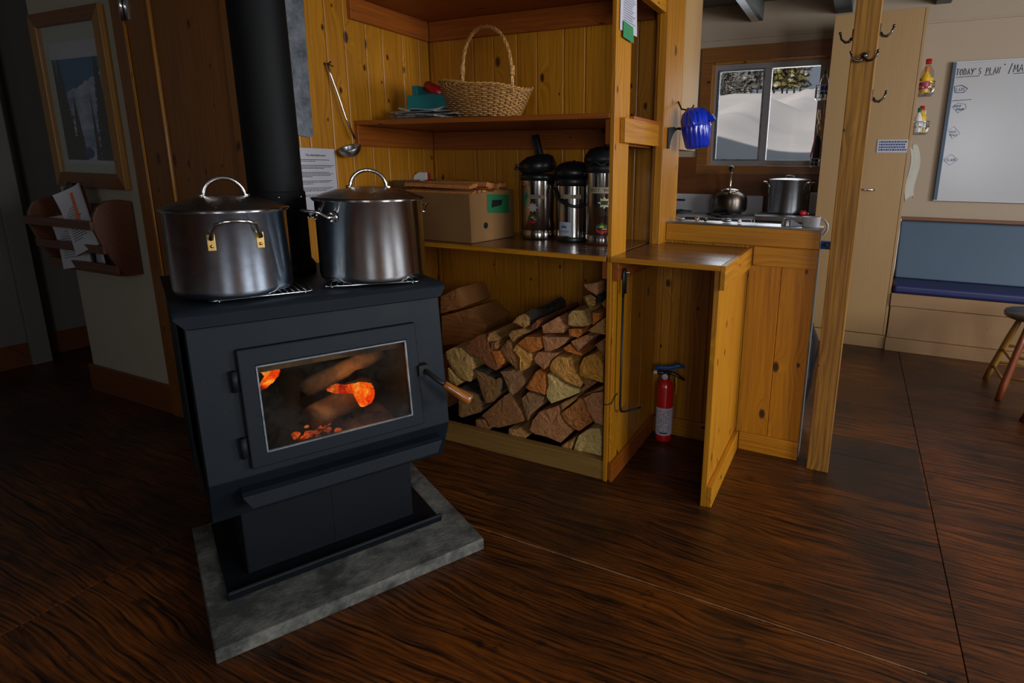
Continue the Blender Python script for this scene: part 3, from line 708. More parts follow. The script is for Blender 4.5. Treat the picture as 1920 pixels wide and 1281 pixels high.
# body: front plates around the opening, sides, bottom, back
oz0, oz1, ox0, ox1 = .520, .800, .165, .602
g = G(S); T_ = .012
def fp(x0, x1, z0, z1): g.prism([(fd(z0), z0), (fd(z1), z1), (fd(z1)+T_, z1), (fd(z0)+T_, z0)], x0, x1, axis='x')
g.ring((L0, L1, ZB, ZT+.03), (ox0, ox1, oz0, oz1), lambda x, z, t: (x, fd(z)+t, z), 0, T_)
g.prism([(DB, ZB), (DB+T_, ZB), (.142, .335), (.130, .335)], L0, L1, axis='x')
side = [(DB+.004, ZB), (DT+.006, ZT+.03), (.66, .93), (.66, .335), (.132, .335)]
g.prism(side, L0, L0+.01, axis='x').prism(side, L1-.01, L1, axis='x')
g.box(L0, L1, .13, .66, .335, .347).box(L0, L1, .65, .66, .34, .93)
g.done('body', 'stove', st, bevel=.002)
# side shields standing off the body
g = G(S); 
for x in (L0-.016, L1+.010): g.prism([(.20, .40), (.20, .92), (.68, .92), (.68, .40)], x, x+.004, axis='x')
g.box(L0-.016, L1+.014, .68, .684, .40, .92)
g.done('heat_shield', 'stove', st)
# firebox lining
g = G(S); g.box(ox0-.02, ox0-.012, .13, .52, .42, .86).box(ox1+.012, ox1+.02, .13, .52, .42, .86).box(ox0-.02, ox1+.02, .52, .53, .42, .86).box(ox0-.02, ox1+.02, .10, .53, .42, .43).box(ox0-.02, ox1+.02, .13, .53, .85, .86)
g.done('firebox', 'card_dark' if False else 'stove_dark', st)
# top plate with rolled lip
prof = [(.70, .940), (.118, .940)]+[(.118-.030*math.sin(a), .940-.030*(1-math.cos(a))) for a in [PI/2*k/6*.75 for k in range(1, 7)]]
prof += [(prof[-1][0]-.012, prof[-1][1]-.022)]
n = len(prof); th_ = .006
inner = [(d_+.001, z_-th_) for d_, z_ in prof[:2]]+[(d_+th_*.8, z_-th_*.7) for d_, z_ in prof[2:]]
g = G(S); P0, P1 = .020, .732
nx = 24; vs = []; 
def lx(u, d_, z_):   # rounded lower corners of the lip
    k = max(0, (.922-z_))/.022; r_ = .020*k*k
    return P0+r_+(P1-P0-2*r_)*u
for ring in (prof, inner):
    for d_, z_ in ring:
        for i in range(nx+1): vs.append((lx(i/nx, d_, z_), d_, z_))
fs = []; W_ = nx+1
for b_ in (0, n):
    for j in range(n-1):
        for i in range(nx): fs.append(((b_+j)*W_+i, (b_+j)*W_+i+1, (b_+j+1)*W_+i+1, (b_+j+1)*W_+i))
for j in range(n-1):
    for e in (0, nx): fs.append((j*W_+e, (j+1)*W_+e, (n+j+1)*W_+e, (n+j)*W_+e))
for i in range(nx):
    fs.append(((n-1)*W_+i, (n-1)*W_+i+1, (2*n-1)*W_+i+1, (2*n-1)*W_+i)); fs.append((i, i+1, n*W_+i+1, n*W_+i))
g.add(vs, fs, 0); tp = g.done('top_plate', 'stove', st, bevel=.0015)
# pedestal, ash plate
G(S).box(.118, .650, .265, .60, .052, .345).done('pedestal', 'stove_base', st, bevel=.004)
g = G(S).box(.380, .3815, .2635, .2655, .06, .33).done('seam', 'stove_dark', st)
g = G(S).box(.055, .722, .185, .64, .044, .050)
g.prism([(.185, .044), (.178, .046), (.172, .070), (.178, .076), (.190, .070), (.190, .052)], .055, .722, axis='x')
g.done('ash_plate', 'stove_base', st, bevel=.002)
# ash shelf under the door
zz = .415
g = G(S)
sh = [(.112, zz+.030), (.050, zz+.026), (.036, zz+.018), (.032, zz-.018)]
nx = 20; vs = []
for ring in (0, .005):
    for j, (d_, z_) in enumerate(sh):
        k = [0, 0, 0, .018][j]
        for i in range(nx+1): vs.append((.112+k+(.565-2*k)*i/nx, d_+ring*.8, z_-ring))
fs = []; W_ = nx+1; n = 4
for b_ in (0, n):
    for j in range(n-1):
        for i in range(nx): fs.append(((b_+j)*W_+i, (b_+j)*W_+i+1, (b_+j+1)*W_+i+1, (b_+j+1)*W_+i))
for j in range(n-1):
    for e in (0, nx): fs.append((j*W_+e, (j+1)*W_+e, (n+j+1)*W_+e, (n+j)*W_+e))
for i in range(nx):
    fs.append(((n-1)*W_+i, (n-1)*W_+i+1, (2*n-1)*W_+i+1, (2*n-1)*W_+i)); fs.append((i, i+1, n*W_+i+1, n*W_+i))
g.add(vs, fs, 0); g.done('ash_shelf', 'stove', st, bevel=.001)
# door frame
g = G(S)
def dp(x0, x1, z0, z1, a=.018, b=-.001, mi=0): g.prism([(fd(z0)-a, z0), (fd(z1)-a, z1), (fd(z1)-b, z1), (fd(z0)-b, z0)], x0, x1, axis='x', mi=mi)
D0, D1, E0, E1 = .143, .628, .498, .824; q0, q1, r0, r1 = .184, .592, .537, .774
g.ring((D0, D1, E0, E1), (q0, q1, r0, r1), lambda x, z, t: (x, fd(z)+t, z), -.018, .001)
dr = g.done('door', 'stove', st, bevel=.004)
g = G(S)
def rim(x0, x1, z0, z1): g.prism([(fd(z0)-.0195, z0), (fd(z1)-.0195, z1), (fd(z1)-.012, z1), (fd(z0)-.012, z0)], x0, x1, axis='x')
rim(q0-.001, q0+.003, r0, r1); rim(q1-.003, q1+.001, r0, r1); rim(q0, q1, r0-.001, r0+.002); rim(q0, q1, r1-.003, r1+.001)
g.done('gasket', 'galv', dr)
g = G(S); dp(q0-.004, q1+.004, r0-.004, r1+.004, .010, .006); g.done('glass', 'stove_glass', dr)
g = G(S); dp(q0, q1, r1-.030, r1, -.02, -.030); g.done('air_baffle', 'ember_ash', dr)
for z_ in (.560, .742): G(S).cyl((.132, fd(z_)-.012, z_-.028), (.132, fd(z_)-.012, z_+.028), .009).done('hinge', 'stove', st)
# handle: dark coil rod and turned wooden grip, pointing right and down
A_, B_, C_ = Vector((.640, .075, .674)), Vector((.668, .010, .644)), Vector((.744, -.040, .580))
h_ = G(S).box(.622, .652, .060, .092, .655, .690).tube([A_, (.645, .045, .668), B_, B_.lerp(C_, .25)], .0075).done('door_handle', 'iron', st)
dv = (C_-B_); 
g = G(S); p = [B_.lerp(C_, f) for f in (.12, .16, .3, .6, .9, .985, 1.0)]
g.tube(p, [.010, .0125, .0135, .0155, .018, .017, .013], n=14); g.done('grip', 'maple', h_)

# burning logs inside
def rough_log(p, q, r, mat, name, n=9, parent=None):
    g = G(S); p, q = Vector(p), Vector(q); pts = [p.lerp(q, k/8) for k in range(9)]
    g.tube(pts, [r*random.uniform(.82, 1.12) for _ in pts], n=n)
    for i, v in enumerate(g.v): v += Vector(noise.noise_vector(v*40))*.006
    o = g.done(name, mat, parent); return o
def fire_thing(o, label, cat):
    o.location = (SX, SY, .043); o.rotation_euler = (0, 0, SA); tag(o, label, cat)
fire_thing(rough_log((.35, .30, .495), (.56, .42, .52), .050, 'ember_ash', 'burning_log'), 'pale ashy log burning in the middle of the stove', 'log')
fire_thing(rough_log((.36, .42, .56), (.60, .34, .675), .030, 'ember_ash', 'burning_log'), 'charred log leaning upwards at the back of the fire', 'log')
fire_thing(rough_log((.24, .22, .46), (.33, .48, .60), .045, 'stove_dark', 'burning_log'), 'blackened log at the left of the fire', 'log')
def flame(c, pts, mat, name, label, y0, parent=None):
    g = G(S); cx = sum(p[0] for p in pts)/len(pts); cz = sum(p[1] for p in pts)/len(pts); n = len(pts)
    out = []
    for i in range(n):
        p0, p1, p2, p3 = pts[i-1], pts[i], pts[(i+1) % n], pts[(i+2) % n]
        for k in range(6):
            u = k/6; out.append(tuple(.5*((2*p1[c_])+(-p0[c_]+p2[c_])*u+(2*p0[c_]-5*p1[c_]+4*p2[c_]-p3[c_])*u*u+(-p0[c_]+3*p1[c_]-3*p2[c_]+p3[c_])*u**3)+random.uniform(-.0016, .0016) for c_ in (0, 1)))
    pts = out; n = len(pts)
    vs = [(x, y0, z) for x, z in pts]+[(cx, y0-.018, cz), (cx, y0+.018, cz)]
    fs = [(i, (i+1) % n, n) for i in range(n)]+[(i, (i+1) % n, n+1) for i in range(n)]
    g.add(vs, fs, 0, smooth=True)
    o = g.done(name, mat); fire_thing(o, label, 'flame'); return o
flame(0, [(.395, .600), (.42, .612), (.455, .602), (.50, .600), (.535, .588), (.545, .55), (.53, .52), (.495, .515), (.500, .55), (.47, .575), (.43, .578), (.405, .588)], 'flame', 'flame', 'bright orange flame licking along the middle log', .268)
flame(0, [(.185, .745), (.225, .757), (.275, .765), (.285, .742), (.26, .735), (.255, .70), (.225, .672), (.195, .665), (.215, .70), (.205, .722)], 'flame', 'flame', 'orange flame in the upper left corner of the stove window', .20)
g = G(S)
for k in range(46):
    x = random.uniform(.21, .42); g.ball((x, random.uniform(.19, .30), random.uniform(.442, .475)+.03*(k % 5 == 0)), random.uniform(.004, .011), n=6, sq=(1.3, 1, .8))
o = g.done('ember_bed', 'ember'); fire_thing(o, 'glowing embers on the stove floor at the lower left', 'embers'); o['kind'] = 'stuff'
g = G(S); g.sheet(lambda u, v: (.155+u*.46, .115+v*.39, .436+.020*noise.noise((u*9, v*9, 1))+.012*noise.noise((u*30, v*30, 1))), 40, 30)
o = g.done('ash_bed', 'ember_ash'); fire_thing(o, 'grey ash covering the stove floor', 'ash'); o['kind'] = 'stuff'
fl = bpy.data.lights.new('fire_glow', 'POINT'); fl.energy = 1.1; fl.color = (1, .46, .16); fl.shadow_soft_size = .03
fo = bpy.data.objects.new('fire_glow', fl); COL.objects.link(fo)
fo.location = Matrix.Rotation(SA, 4, 'Z') @ Vector((.45-.39, .22-.33, 0))+Vector((SX, SY, .66))

# stove pipe: collar, lower adapter, main length, screws
def SW(s_, d_, z_): return Matrix.Rotation(SA, 4, 'Z') @ Vector((s_-.39, d_-.33, 0))+Vector((SX, SY, z_))
pb_ = SW(.36, .54, .9405)
t = thing('stove_pipe', 'black round stove pipe rising from the stove to the ceiling', 'pipe', pb_)
t.rotation_euler = (0, math.radians(-.35), 0)
G().lathe([(.083, 0), (.098, .002), (.098, .03), (.088, .045)], n=48).done('collar', 'pipe', t)
G().lathe([(.086, .02), (.086, .268), (.0825, .274)], n=48).done('adapter', 'pipe', t)
G().lathe([(.0815, .26), (.0815, 1.675)], n=48).done('pipe_section', 'pipe', t)
for k in range(5):
    a = -2.35+k*.88; G().ball((.0865*math.cos(a), .0865*math.sin(a), .255), .0042, n=8).done('screw', 'chrome', t)

# trivets (wire racks) under the pots
def wire_rack(s_, d_, w_, l_, rz, label):
    t = thing('wire_rack', label, 'rack', SW(s_, d_, .9415), SA+rz, 'wire racks on the stove top')
    z = .0065; pts = [(-w_/2, -l_/2, z), (w_/2, -l_/2, z), (w_/2, l_/2, z), (-w_/2, l_/2, z)]
    rp = []
    for i, (x, y, _) in enumerate(pts): 
        for k in range(4):
            a = [PI, 1.5*PI, 0, .5*PI][i]+PI/2*k/3; rp.append((x+(.012 if x < 0 else -.012)+.012*math.cos(a), y+(.012 if y < 0 else -.012)+.012*math.sin(a), z))
    G().tube(rp, .0022, closed=True, n=8).done('rim_wire', 'chrome', t)
    g = G()
    for k in range(15): x = -w_/2+w_*(k+1)/16; g.tube([(x, -l_/2, z), (x, l_/2, z)], .0011, n=6)
    g.done('grid', 'chrome', t)
    g = G()
    for x, y in ((-w_/2+.02, -l_/2), (w_/2-.02, -l_/2), (-w_/2+.02, l_/2), (w_/2-.02, l_/2)): g.tube([(x, y, z), (x, y, .0005)], .0022, n=6)
    g.done('foot', 'chrome', t)
wire_rack(.232, .285, .25, .27, .0, 'thin wire rack under the left stockpot')
wire_rack(.560, .262, .27, .24, -.28, 'thin wire rack under the right stockpot')

# stockpots
def stockpot(loc, R_, Hh, body_mat, label, handle_ang, style, lid_ang):
    t = thing('stockpot', label, 'pot', loc, 0)
    t_ = .002
    pr_ = [(0.001, .001), (R_-.020, .001), (R_-.008, .004), (R_-.002, .011), (R_, .022), (R_, Hh-.004), (R_+.006, Hh), (R_+.006, Hh+.003), (R_-t_, Hh+.003), (R_-t_, .02), (R_-.02, .004), (.001, .004)]
    G().lathe(pr_, n=72).done('pot_body', body_mat, t)
    lp = [(R_+.009, Hh+.0035), (R_+.009, Hh+.006), (R_-.002, Hh+.009), (R_*.86, Hh+.018), (R_*.6, Hh+.031), (R_*.3, Hh+.038), (.001, Hh+.040)]
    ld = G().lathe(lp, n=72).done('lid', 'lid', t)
    hw = R_*.33; rot = Matrix.Rotation(lid_ang, 4, 'Z')
    pts = [(-hw*1.25, 0, Hh+.037)]+[tuple(p) for p in arc((0, 0, Hh+.039), hw, PI, 0, 14, ry=hw*.95)]+[(hw*1.25, 0, Hh+.037)]
    G().tube([rot @ Vector(p) for p in pts], .0058, n=12).done('lid_handle', 'chrome', ld)
    for k in (0, 1):
        ha = handle_ang+k*PI; rot = Matrix.Rotation(ha, 4, 'Z')   # local +x points outward
        if style == 'bail':
            w_ = .052; z1 = Hh-.052
            pts = [(R_+.004, -w_-.004, z1-.012), (R_+.008, -w_, z1+.006), (R_+.026, -w_+.008, z1+.026), (R_+.034, -w_+.026, z1+.033), (R_+.036, 0, z1+.035), (R_+.034, w_-.026, z1+.033), (R_+.026, w_-.008, z1+.026), (R_+.008, w_, z1+.006), (R_+.004, w_+.004, z1-.012)]
            hd = G().tube([rot @ Vector(p) for p in pts], .0052, n=12).done('side_handle', 'chrome', t)
            for s_ in (-1, 1):
                g = G(); b2 = G()
                yy = s_*(w_+.003); xr = math.sqrt(R_*R_-yy*yy)
                vs = [rot @ Vector((xr+dx, yy+dy, z1+dz)) for dx in (.001, .0045) for dy in (-.009, .009) for dz in (-.042, .000)]
                g.add(vs, [(0, 1, 3, 2), (4, 6, 7, 5), (0, 4, 5, 1), (2, 3, 7, 6), (0, 2, 6, 4), (1, 5, 7, 3)])
                for dz in (-.030, -.012): b2.ball(tuple(rot @ Vector((xr+.006, yy, z1+dz))), .0042, n=8)
                g.done('mount_plate', 'brass', hd, bevel=.001); b2.done('rivet', 'brass', hd)
        else:
            w_ = .050; z1 = Hh-.040
            pts = [(R_+.001, -w_, z1-.004), (R_+.012, -w_+.002, z1-.006), (R_+.030, -w_+.016, z1+.010), (R_+.052, -w_+.030, z1+.014), (R_+.058, 0, z1+.014), (R_+.052, w_-.030, z1+.014), (R_+.030, w_-.016, z1+.010), (R_+.012, w_-.002, z1-.006), (R_+.001, w_, z1-.004)]
            hd = G().tube([rot @ Vector(p) for p in pts], .0048, n=12).done('side_handle', 'chrome', t)
            for s_ in (-1, 1):
                g = G(); b2 = G()
                yy = s_*w_*.86; xr = math.sqrt(R_*R_-yy*yy)
                ms = rot @ Matrix.Rotation(math.atan2(yy, xr), 4, 'Z')
                lath = [(.001, .004), (.016, .004), (.019, .001)]
                rr = (ms @ Matrix.Rotation(PI/2, 4, 'Y')).to_3x3()
                g.lathe(lath, c=rot @ Vector((xr, yy, z1-.006)), n=16, rot=rr)
                b2.ball(tuple(rot @ Vector((xr+.006, yy, z1-.016))), .004, n=8); b2.ball(tuple(rot @ Vector((xr+.006, yy, z1+.006))), .004, n=8)
                g.done('mount_plate', 'chrome', hd); b2.done('rivet', 'chrome', hd)
    return t
va = math.atan2(-SW(.181, .266, 0).y, -SW(.181, .266, 0).x)
stockpot(SW(.181, .266, .9505), .147, .226, 'pot_worn', 'large scuffed stockpot with brass-mounted handle, left on the stove', va+.10, 'bail', va+PI/2+.1)
vb = math.atan2(-SW(.571, .265, 0).y, -SW(.571, .265, 0).x)
stockpot(SW(.571, .265, .9505), .160, .245, 'pot', 'large shiny stockpot with wire handle, right on the stove', vb-.98, 'wire', vb+PI/2)

LOGS = [
 ('pale', [(-1.714, 0.43), (-1.678, 0.454), (-1.624, 0.464), (-1.582, 0.447), (-1.561, 0.426), (-1.554, 0.383), (-1.553, 0.33), (-1.57, 0.295), (-1.597, 0.298), (-1.653, 0.313), (-1.661, 0.341), (-1.683, 0.357), (-1.706, 0.391)], 'round pale tan log end beside the stove handle, at the left edge of the woodpile'),
 ('red', [(-1.596, 0.466), (-1.566, 0.503), (-1.51, 0.544), (-1.477, 0.555), (-1.461, 0.514), (-1.454, 0.49), (-1.43, 0.447), (-1.407, 0.407), (-1.416, 0.38), (-1.457, 0.392), (-1.498, 0.411), (-1.514, 0.43), (-1.548, 0.429), (-1.56, 0.434)], 'dark red-brown split log above the round pale log at the left of the pile'),
 ('tan', [(-1.461, 0.514), (-1.465, 0.532), (-1.45, 0.559), (-1.4, 0.53)], 'long grey-tan log sloping up to the right, top left of the pile'),
 ('brown', [(-1.447, 0.513), (-1.416, 0.523), (-1.414, 0.485), (-1.445, 0.479)], 'small square-ended log just under the long grey-tan log'),
 ('orange', [(-1.444, 0.476), (-1.405, 0.481), (-1.378, 0.437), (-1.386, 0.414), (-1.409, 0.401)], 'narrow orange strip of split wood right of the dark red-brown log'),
 ('brown', [(-1.401, 0.487), (-1.36, 0.539), (-1.333, 0.503), (-1.298, 0.471), (-1.307, 0.397), (-1.378, 0.448)], 'long brown wedge beside the narrow orange strip, upper left of the pile'),
 ('splinter', [(-1.328, 0.498), (-1.311, 0.525), (-1.237, 0.484), (-1.232, 0.46), (-1.268, 0.406), (-1.294, 0.392), (-1.295, 0.47)], 'splintered fibrous log end in the upper middle left of the pile'),
 ('orange', [(-1.306, 0.529), (-1.263, 0.567), (-1.187, 0.577), (-1.178, 0.524), (-1.191, 0.513), (-1.237, 0.493), (-1.283, 0.515)], 'bright orange-sided block above the splintered log end'),
 ('tan', [(-1.351, 0.563), (-1.335, 0.585), (-1.28, 0.602), (-1.242, 0.589), (-1.308, 0.557), (-1.326, 0.532)], 'thin plank-like split lying under the bark-covered log'),
 ('barky', [(-1.332, 0.623), (-1.3, 0.655), (-1.265, 0.673), (-1.239, 0.659), (-1.239, 0.622), (-1.266, 0.604)], 'log with rough dark bark along its top, resting on the back of the pile'),
 ('red', [(-1.236, 0.619), (-1.205, 0.65), (-1.188, 0.642), (-1.205, 0.612), (-1.231, 0.598)], 'long thin reddish log lying right of the bark-covered log'),
 ('pink', [(-1.181, 0.626), (-1.109, 0.673), (-1.084, 0.651), (-1.071, 0.643), (-1.073, 0.608), (-1.174, 0.593)], 'pink-tan flat-bottomed split with a grey crack, middle of the top row'),
 ('pink', [(-1.181, 0.58), (-1.043, 0.594), (-1.064, 0.563), (-1.105, 0.533), (-1.14, 0.516), (-1.167, 0.513)], 'pale pink quarter log with its flat side up, below the flat-bottomed split'),
 ('pale', [(-1.054, 0.691), (-1.035, 0.713), (-0.979, 0.72), (-0.965, 0.683), (-0.952, 0.657), (-0.982, 0.647), (-1.034, 0.64), (-1.055, 0.647)], 'large pale rough-topped split at the upper right of the pile'),
 ('orange', [(-1.05, 0.629), (-0.985, 0.64), (-0.983, 0.615), (-1.005, 0.596), (-1.046, 0.598)], 'orange chunk under the large pale rough-topped split'),
 ('pink', [(-1.037, 0.578), (-0.964, 0.618), (-0.931, 0.618), (-0.934, 0.606), (-0.987, 0.554), (-1.001, 0.537)], 'small pink wedge pointing down, right of the pale pink quarter log'),
 ('orange', [(-1.073, 0.543), (-1.048, 0.563), (-1.015, 0.538), (-0.98, 0.531), (-0.982, 0.521), (-1.012, 0.523), (-1.06, 0.529)], 'ragged red-orange splinter lying below the small pink wedge'),
 ('pink', [(-0.984, 0.828), (-0.92, 0.845), (-0.913, 0.806), (-0.922, 0.788), (-0.96, 0.806)], 'topmost pale split, lying high against the cabinet side'),
 ('burnt', [(-0.982, 0.78), (-0.946, 0.795), (-0.922, 0.779), (-0.923, 0.749), (-0.95, 0.728), (-0.971, 0.756)], 'small charred black and yellow piece under the topmost split'),
 ('brown', [(-0.9, 0.758), (-0.878, 0.788), (-0.877, 0.736), (-0.896, 0.747)], 'narrow brown split squeezed against the cabinet side below the topmost split'),
 ('orange', [(-0.943, 0.714), (-0.905, 0.716), (-0.914, 0.681), (-0.942, 0.657)], 'small orange triangular split under the charred piece'),
 ('tan', [(-0.966, 0.631), (-0.889, 0.697), (-0.877, 0.703), (-0.875, 0.624), (-0.947, 0.625)], 'broad tan triangle of split wood against the cabinet side, right of the large pale split'),
 ('brown', [(-0.927, 0.577), (-0.878, 0.617), (-0.875, 0.52)], 'brown corner of a split above the round yellow log'),
 ('yellow', [(-0.996, 0.439), (-0.996, 0.471), (-0.976, 0.517), (-0.928, 0.543), (-0.902, 0.528), (-0.881, 0.494), (-0.88, 0.414), (-0.908, 0.417), (-0.993, 0.429)], 'round-topped yellow log with speckled end near the cabinet side'),
 ('splinter', [(-1.14, 0.428), (-1.143, 0.444), (-1.131, 0.476), (-1.105, 0.502), (-1.051, 0.505), (-1.034, 0.486), (-1.015, 0.436), (-1.0, 0.431), (-0.976, 0.393), (-0.985, 0.376), (-1.032, 0.382), (-1.103, 0.407)], 'yellow fibrous log with a torn lower edge in the middle right of the pile'),
 ('pink', [(-1.227, 0.468), (-1.204, 0.503), (-1.172, 0.507), (-1.142, 0.509), (-1.109, 0.512), (-1.111, 0.498), (-1.142, 0.469), (-1.148, 0.444), (-1.174, 0.422), (-1.218, 0.448)], 'smooth purplish pink block in the centre of the pile'),
 ('orange', [(-1.264, 0.327), (-1.216, 0.403), (-1.207, 0.415), (-1.176, 0.41), (-1.163, 0.402), (-1.163, 0.308), (-1.248, 0.317)], 'orange-brown wedge directly below the purplish pink block'),
 ('cream', [(-1.156, 0.41), (-1.139, 0.409), (-1.072, 0.376), (-0.994, 0.365), (-0.99, 0.351), (-1.039, 0.321), (-1.135, 0.27), (-1.16, 0.296), (-1.16, 0.328), (-1.15, 0.355)], 'pale cream split, the whitest in the pile, right of centre'),
 ('greybrown', [(-1.29, 0.268), (-1.258, 0.305), (-1.171, 0.298), (-1.189, 0.249), (-1.248, 0.188), (-1.258, 0.16), (-1.273, 0.194)], 'grey-brown rounded wedge left of and below the pale cream split'),
 ('greybrown', [(-1.399, 0.384), (-1.334, 0.399), (-1.264, 0.36), (-1.27, 0.336), (-1.329, 0.276), (-1.347, 0.275), (-1.374, 0.349)], 'grey-brown triangular split pointing down, left of the orange-brown wedge'),
 ('mossy', [(-1.544, 0.37), (-1.491, 0.36), (-1.425, 0.338), (-1.396, 0.356), (-1.384, 0.339), (-1.389, 0.302), (-1.415, 0.253), (-1.441, 0.22), (-1.485, 0.203), (-1.509, 0.265)], 'tall wedge with a mossy bark edge, left part of the pile'),
 ('mossy', [(-1.647, 0.19), (-1.635, 0.259), (-1.529, 0.244), (-1.5, 0.202), (-1.517, 0.151), (-1.631, 0.099), (-1.651, 0.105)], 'square block with rough brown end directly behind the stove door handle'),
 ('pale', [(-1.702, 0.349), (-1.668, 0.324), (-1.625, 0.282), (-1.649, 0.264), (-1.699, 0.285)], 'narrow pale split beneath the round pale log by the stove'),
 ('brown', [(-1.515, 0.138), (-1.445, 0.205), (-1.377, 0.271), (-1.337, 0.252), (-1.286, 0.196), (-1.274, 0.158), (-1.315, 0.138), (-1.415, 0.094), (-1.463, 0.089), (-1.488, 0.128)], 'big brown quarter log with a yellow bark edge, low at the left'),
 ('pink', [(-0.977, 0.331), (-0.932, 0.365), (-0.882, 0.381), (-0.878, 0.219), (-0.919, 0.226), (-0.953, 0.276)], 'large pinkish log against the cabinet side, low at the right'),
 ('ringed', [(-1.086, 0.237), (-1.009, 0.311), (-0.995, 0.332), (-0.975, 0.326), (-0.929, 0.225), (-0.993, 0.169), (-1.017, 0.175), (-1.067, 0.207)], 'red-brown split with clear growth rings beside the large pinkish log'),
 ('pinkbrown', [(-1.249, 0.121), (-1.234, 0.174), (-1.196, 0.226), (-1.101, 0.274), (-1.092, 0.245), (-1.086, 0.228), (-1.067, 0.197), (-1.026, 0.168), (-1.034, 0.148), (-1.082, 0.092), (-1.166, 0.106), (-1.221, 0.105)], 'biggest log of the pile, pinkish half round at the bottom centre'),
 ('cream', [(-1.024, 0.073), (-0.997, 0.153), (-0.943, 0.2), (-0.892, 0.211), (-0.881, 0.173), (-0.88, 0.071), (-1.018, 0.052)], 'pale yellow-cream log in the bottom right corner of the pile'),
 ('tan', [(-1.082, 0.083), (-1.01, 0.143), (-1.024, 0.091), (-1.033, 0.07), (-1.074, 0.068)], 'small tan split wedged in the bottom row beside the corner log'),
 ('tan', [(-1.356, 0.108), (-1.307, 0.115), (-1.259, 0.099), (-1.263, 0.078), (-1.357, 0.068)], 'small light split lying on the cabinet floor below the big brown quarter log'),
 ('brown', [(-1.549, 0.11), (-1.498, 0.124), (-1.47, 0.082), (-1.475, 0.066), (-1.55, 0.073)], 'dark split low behind the front board, left of the big brown quarter log'),
 ('brown', [(-0.975, 0.428), (-0.912, 0.413), (-0.981, 0.356), (-0.987, 0.368), (-0.969, 0.39)], 'dark brown split in the gap under the round-topped yellow log'),
 ('brown', [(-0.96, 0.356), (-0.882, 0.406), (-0.882, 0.385), (-0.932, 0.368), (-0.977, 0.336)], 'dark strip of wood above the large pinkish log'),
 ('tan', [(-1.09, 0.279), (-1.013, 0.332), (-1.008, 0.318), (-1.084, 0.247)], 'light split showing between the cream split and the ringed split'),
]

# ================================================================== FIREWOOD
def log_mesh(poly, y0, y1, kind, seed, shrink=.975, drift=(0, 0)):
    rs = random.Random(seed)
    cx = sum(p[0] for p in poly)/len(poly); cz = sum(p[1] for p in poly)/len(poly)
    P = []
    n = len(poly)
    for i in range(n):
        a, b = poly[i], poly[(i+1) % n]; L = math.hypot(b[0]-a[0], b[1]-a[1]); k = max(1, int(L/.022))
        for j in range(k):
            f = j/k; jx = rs.uniform(-1, 1)*.0016 if j else 0
            P.append((a[0]+(b[0]-a[0])*f+jx, a[1]+(b[1]-a[1])*f+jx))
    P = [(cx+(x-cx)*shrink, cz+(z-cz)*shrink) for x, z in P]
    rings = 7; n = len(P); vs = []; fs = []
    amp = .012 if kind == 'barky' else .0035
    for r_ in range(rings):
        f = r_/(rings-1); y = y0+(y1-y0)*f; sc = 1-.06*f-(.03 if r_ in (0,) else 0)
        for i, (x, z) in enumerate(P):
            nv = noise.noise_vector(Vector((x*22+seed, z*22, y*9)))*amp*(0 if r_ == 0 else 1)
            vs.append((cx+(x-cx)*sc+nv.x+drift[0]*f, y+noise.noise(Vector((x*45, z*45, seed)))*(.006 if kind in ('splinter', 'pale') else .0025), cz+(z-cz)*sc+nv.z+drift[1]*f))
    mi = []
    for r_ in range(rings-1):
        for i in range(n):
            fs.append((r_*n+i, r_*n+(i+1) % n, (r_+1)*n+(i+1) % n, (r_+1)*n+i))
            top = vs[r_*n+i][2] > cz
            mi.append(1 if (kind in ('barky', 'mossy', 'burnt') and top) else 0)
    # front: inner ring for relief
    b = len(vs)
    for i, (x, z) in enumerate(P):
        X, Z = cx+(x-cx)*.62, cz+(z-cz)*.62; vs.append((X, y0-.003+noise.noise(Vector((X*60, Z*60, seed)))*.006, Z))
    vs.append((cx, y0-.003+rs.uniform(-.003, .003), cz))
    for i in range(n):
        fs.append((i, b+i, b+(i+1) % n, (i+1) % n)); mi.append(0)
        fs.append((b+i, b+n, b+(i+1) % n)); mi.append(0)
    fs.append(tuple(range((rings-1)*n, rings*n))); mi.append(0)
    g = G(); g.v = [Vector(v) for v in vs]; g.f = [list(f) for f in fs]; g.mi = mi; g.a = [rs.random()]*len(fs); g.sm = [False]*len(fs)
    return g
for i, (k, poly, lab) in enumerate(LOGS):
    rs = random.Random(i*13+5)
    y0 = 2.106+rs.uniform(-.004, .010); L = rs.uniform(.36, .43)
    if k == 'barky': L = .36
    g = log_mesh(poly, y0, y0+L, k, i*3.7)
    c = Vector((sum(p[0] for p in poly)/len(poly), y0+L/2, sum(p[1] for p in poly)/len(poly)))
    g.v = [v-c for v in g.v]
    o = g.done('firewood_log', ['log_'+k, 'bark']); o.location = c
    tag(o, lab, 'firewood', 'split firewood in the cabinet')
# two big splits leaning at the left, their long sides turned to the room
for poly, y0, y1, lab in (([(-1.905, .545), (-1.900, .640), (-1.790, .695), (-1.742, .604), (-1.760, .592)], 2.32, 2.56, 'wide split log lying crosswise, upper of two at the far left behind the stove'),
                          ([(-1.905, .37), (-1.905, .535), (-1.760, .585), (-1.705, .603), (-1.604, .528), (-1.62, .47), (-1.75, .40)], 2.32, 2.55, 'wide split log lying crosswise, lower of two at the far left behind the stove')):
    c = Vector((-1.79, 2.4, .5)); g = log_mesh([(x, z) for x, z in poly], y0, y1, 'tan', y0)
    g.v = [v-c for v in g.v]; o = g.done('firewood_log', ['log_split_face', 'bark']); o.location = c
    tag(o, lab, 'firewood', 'split firewood in the cabinet')
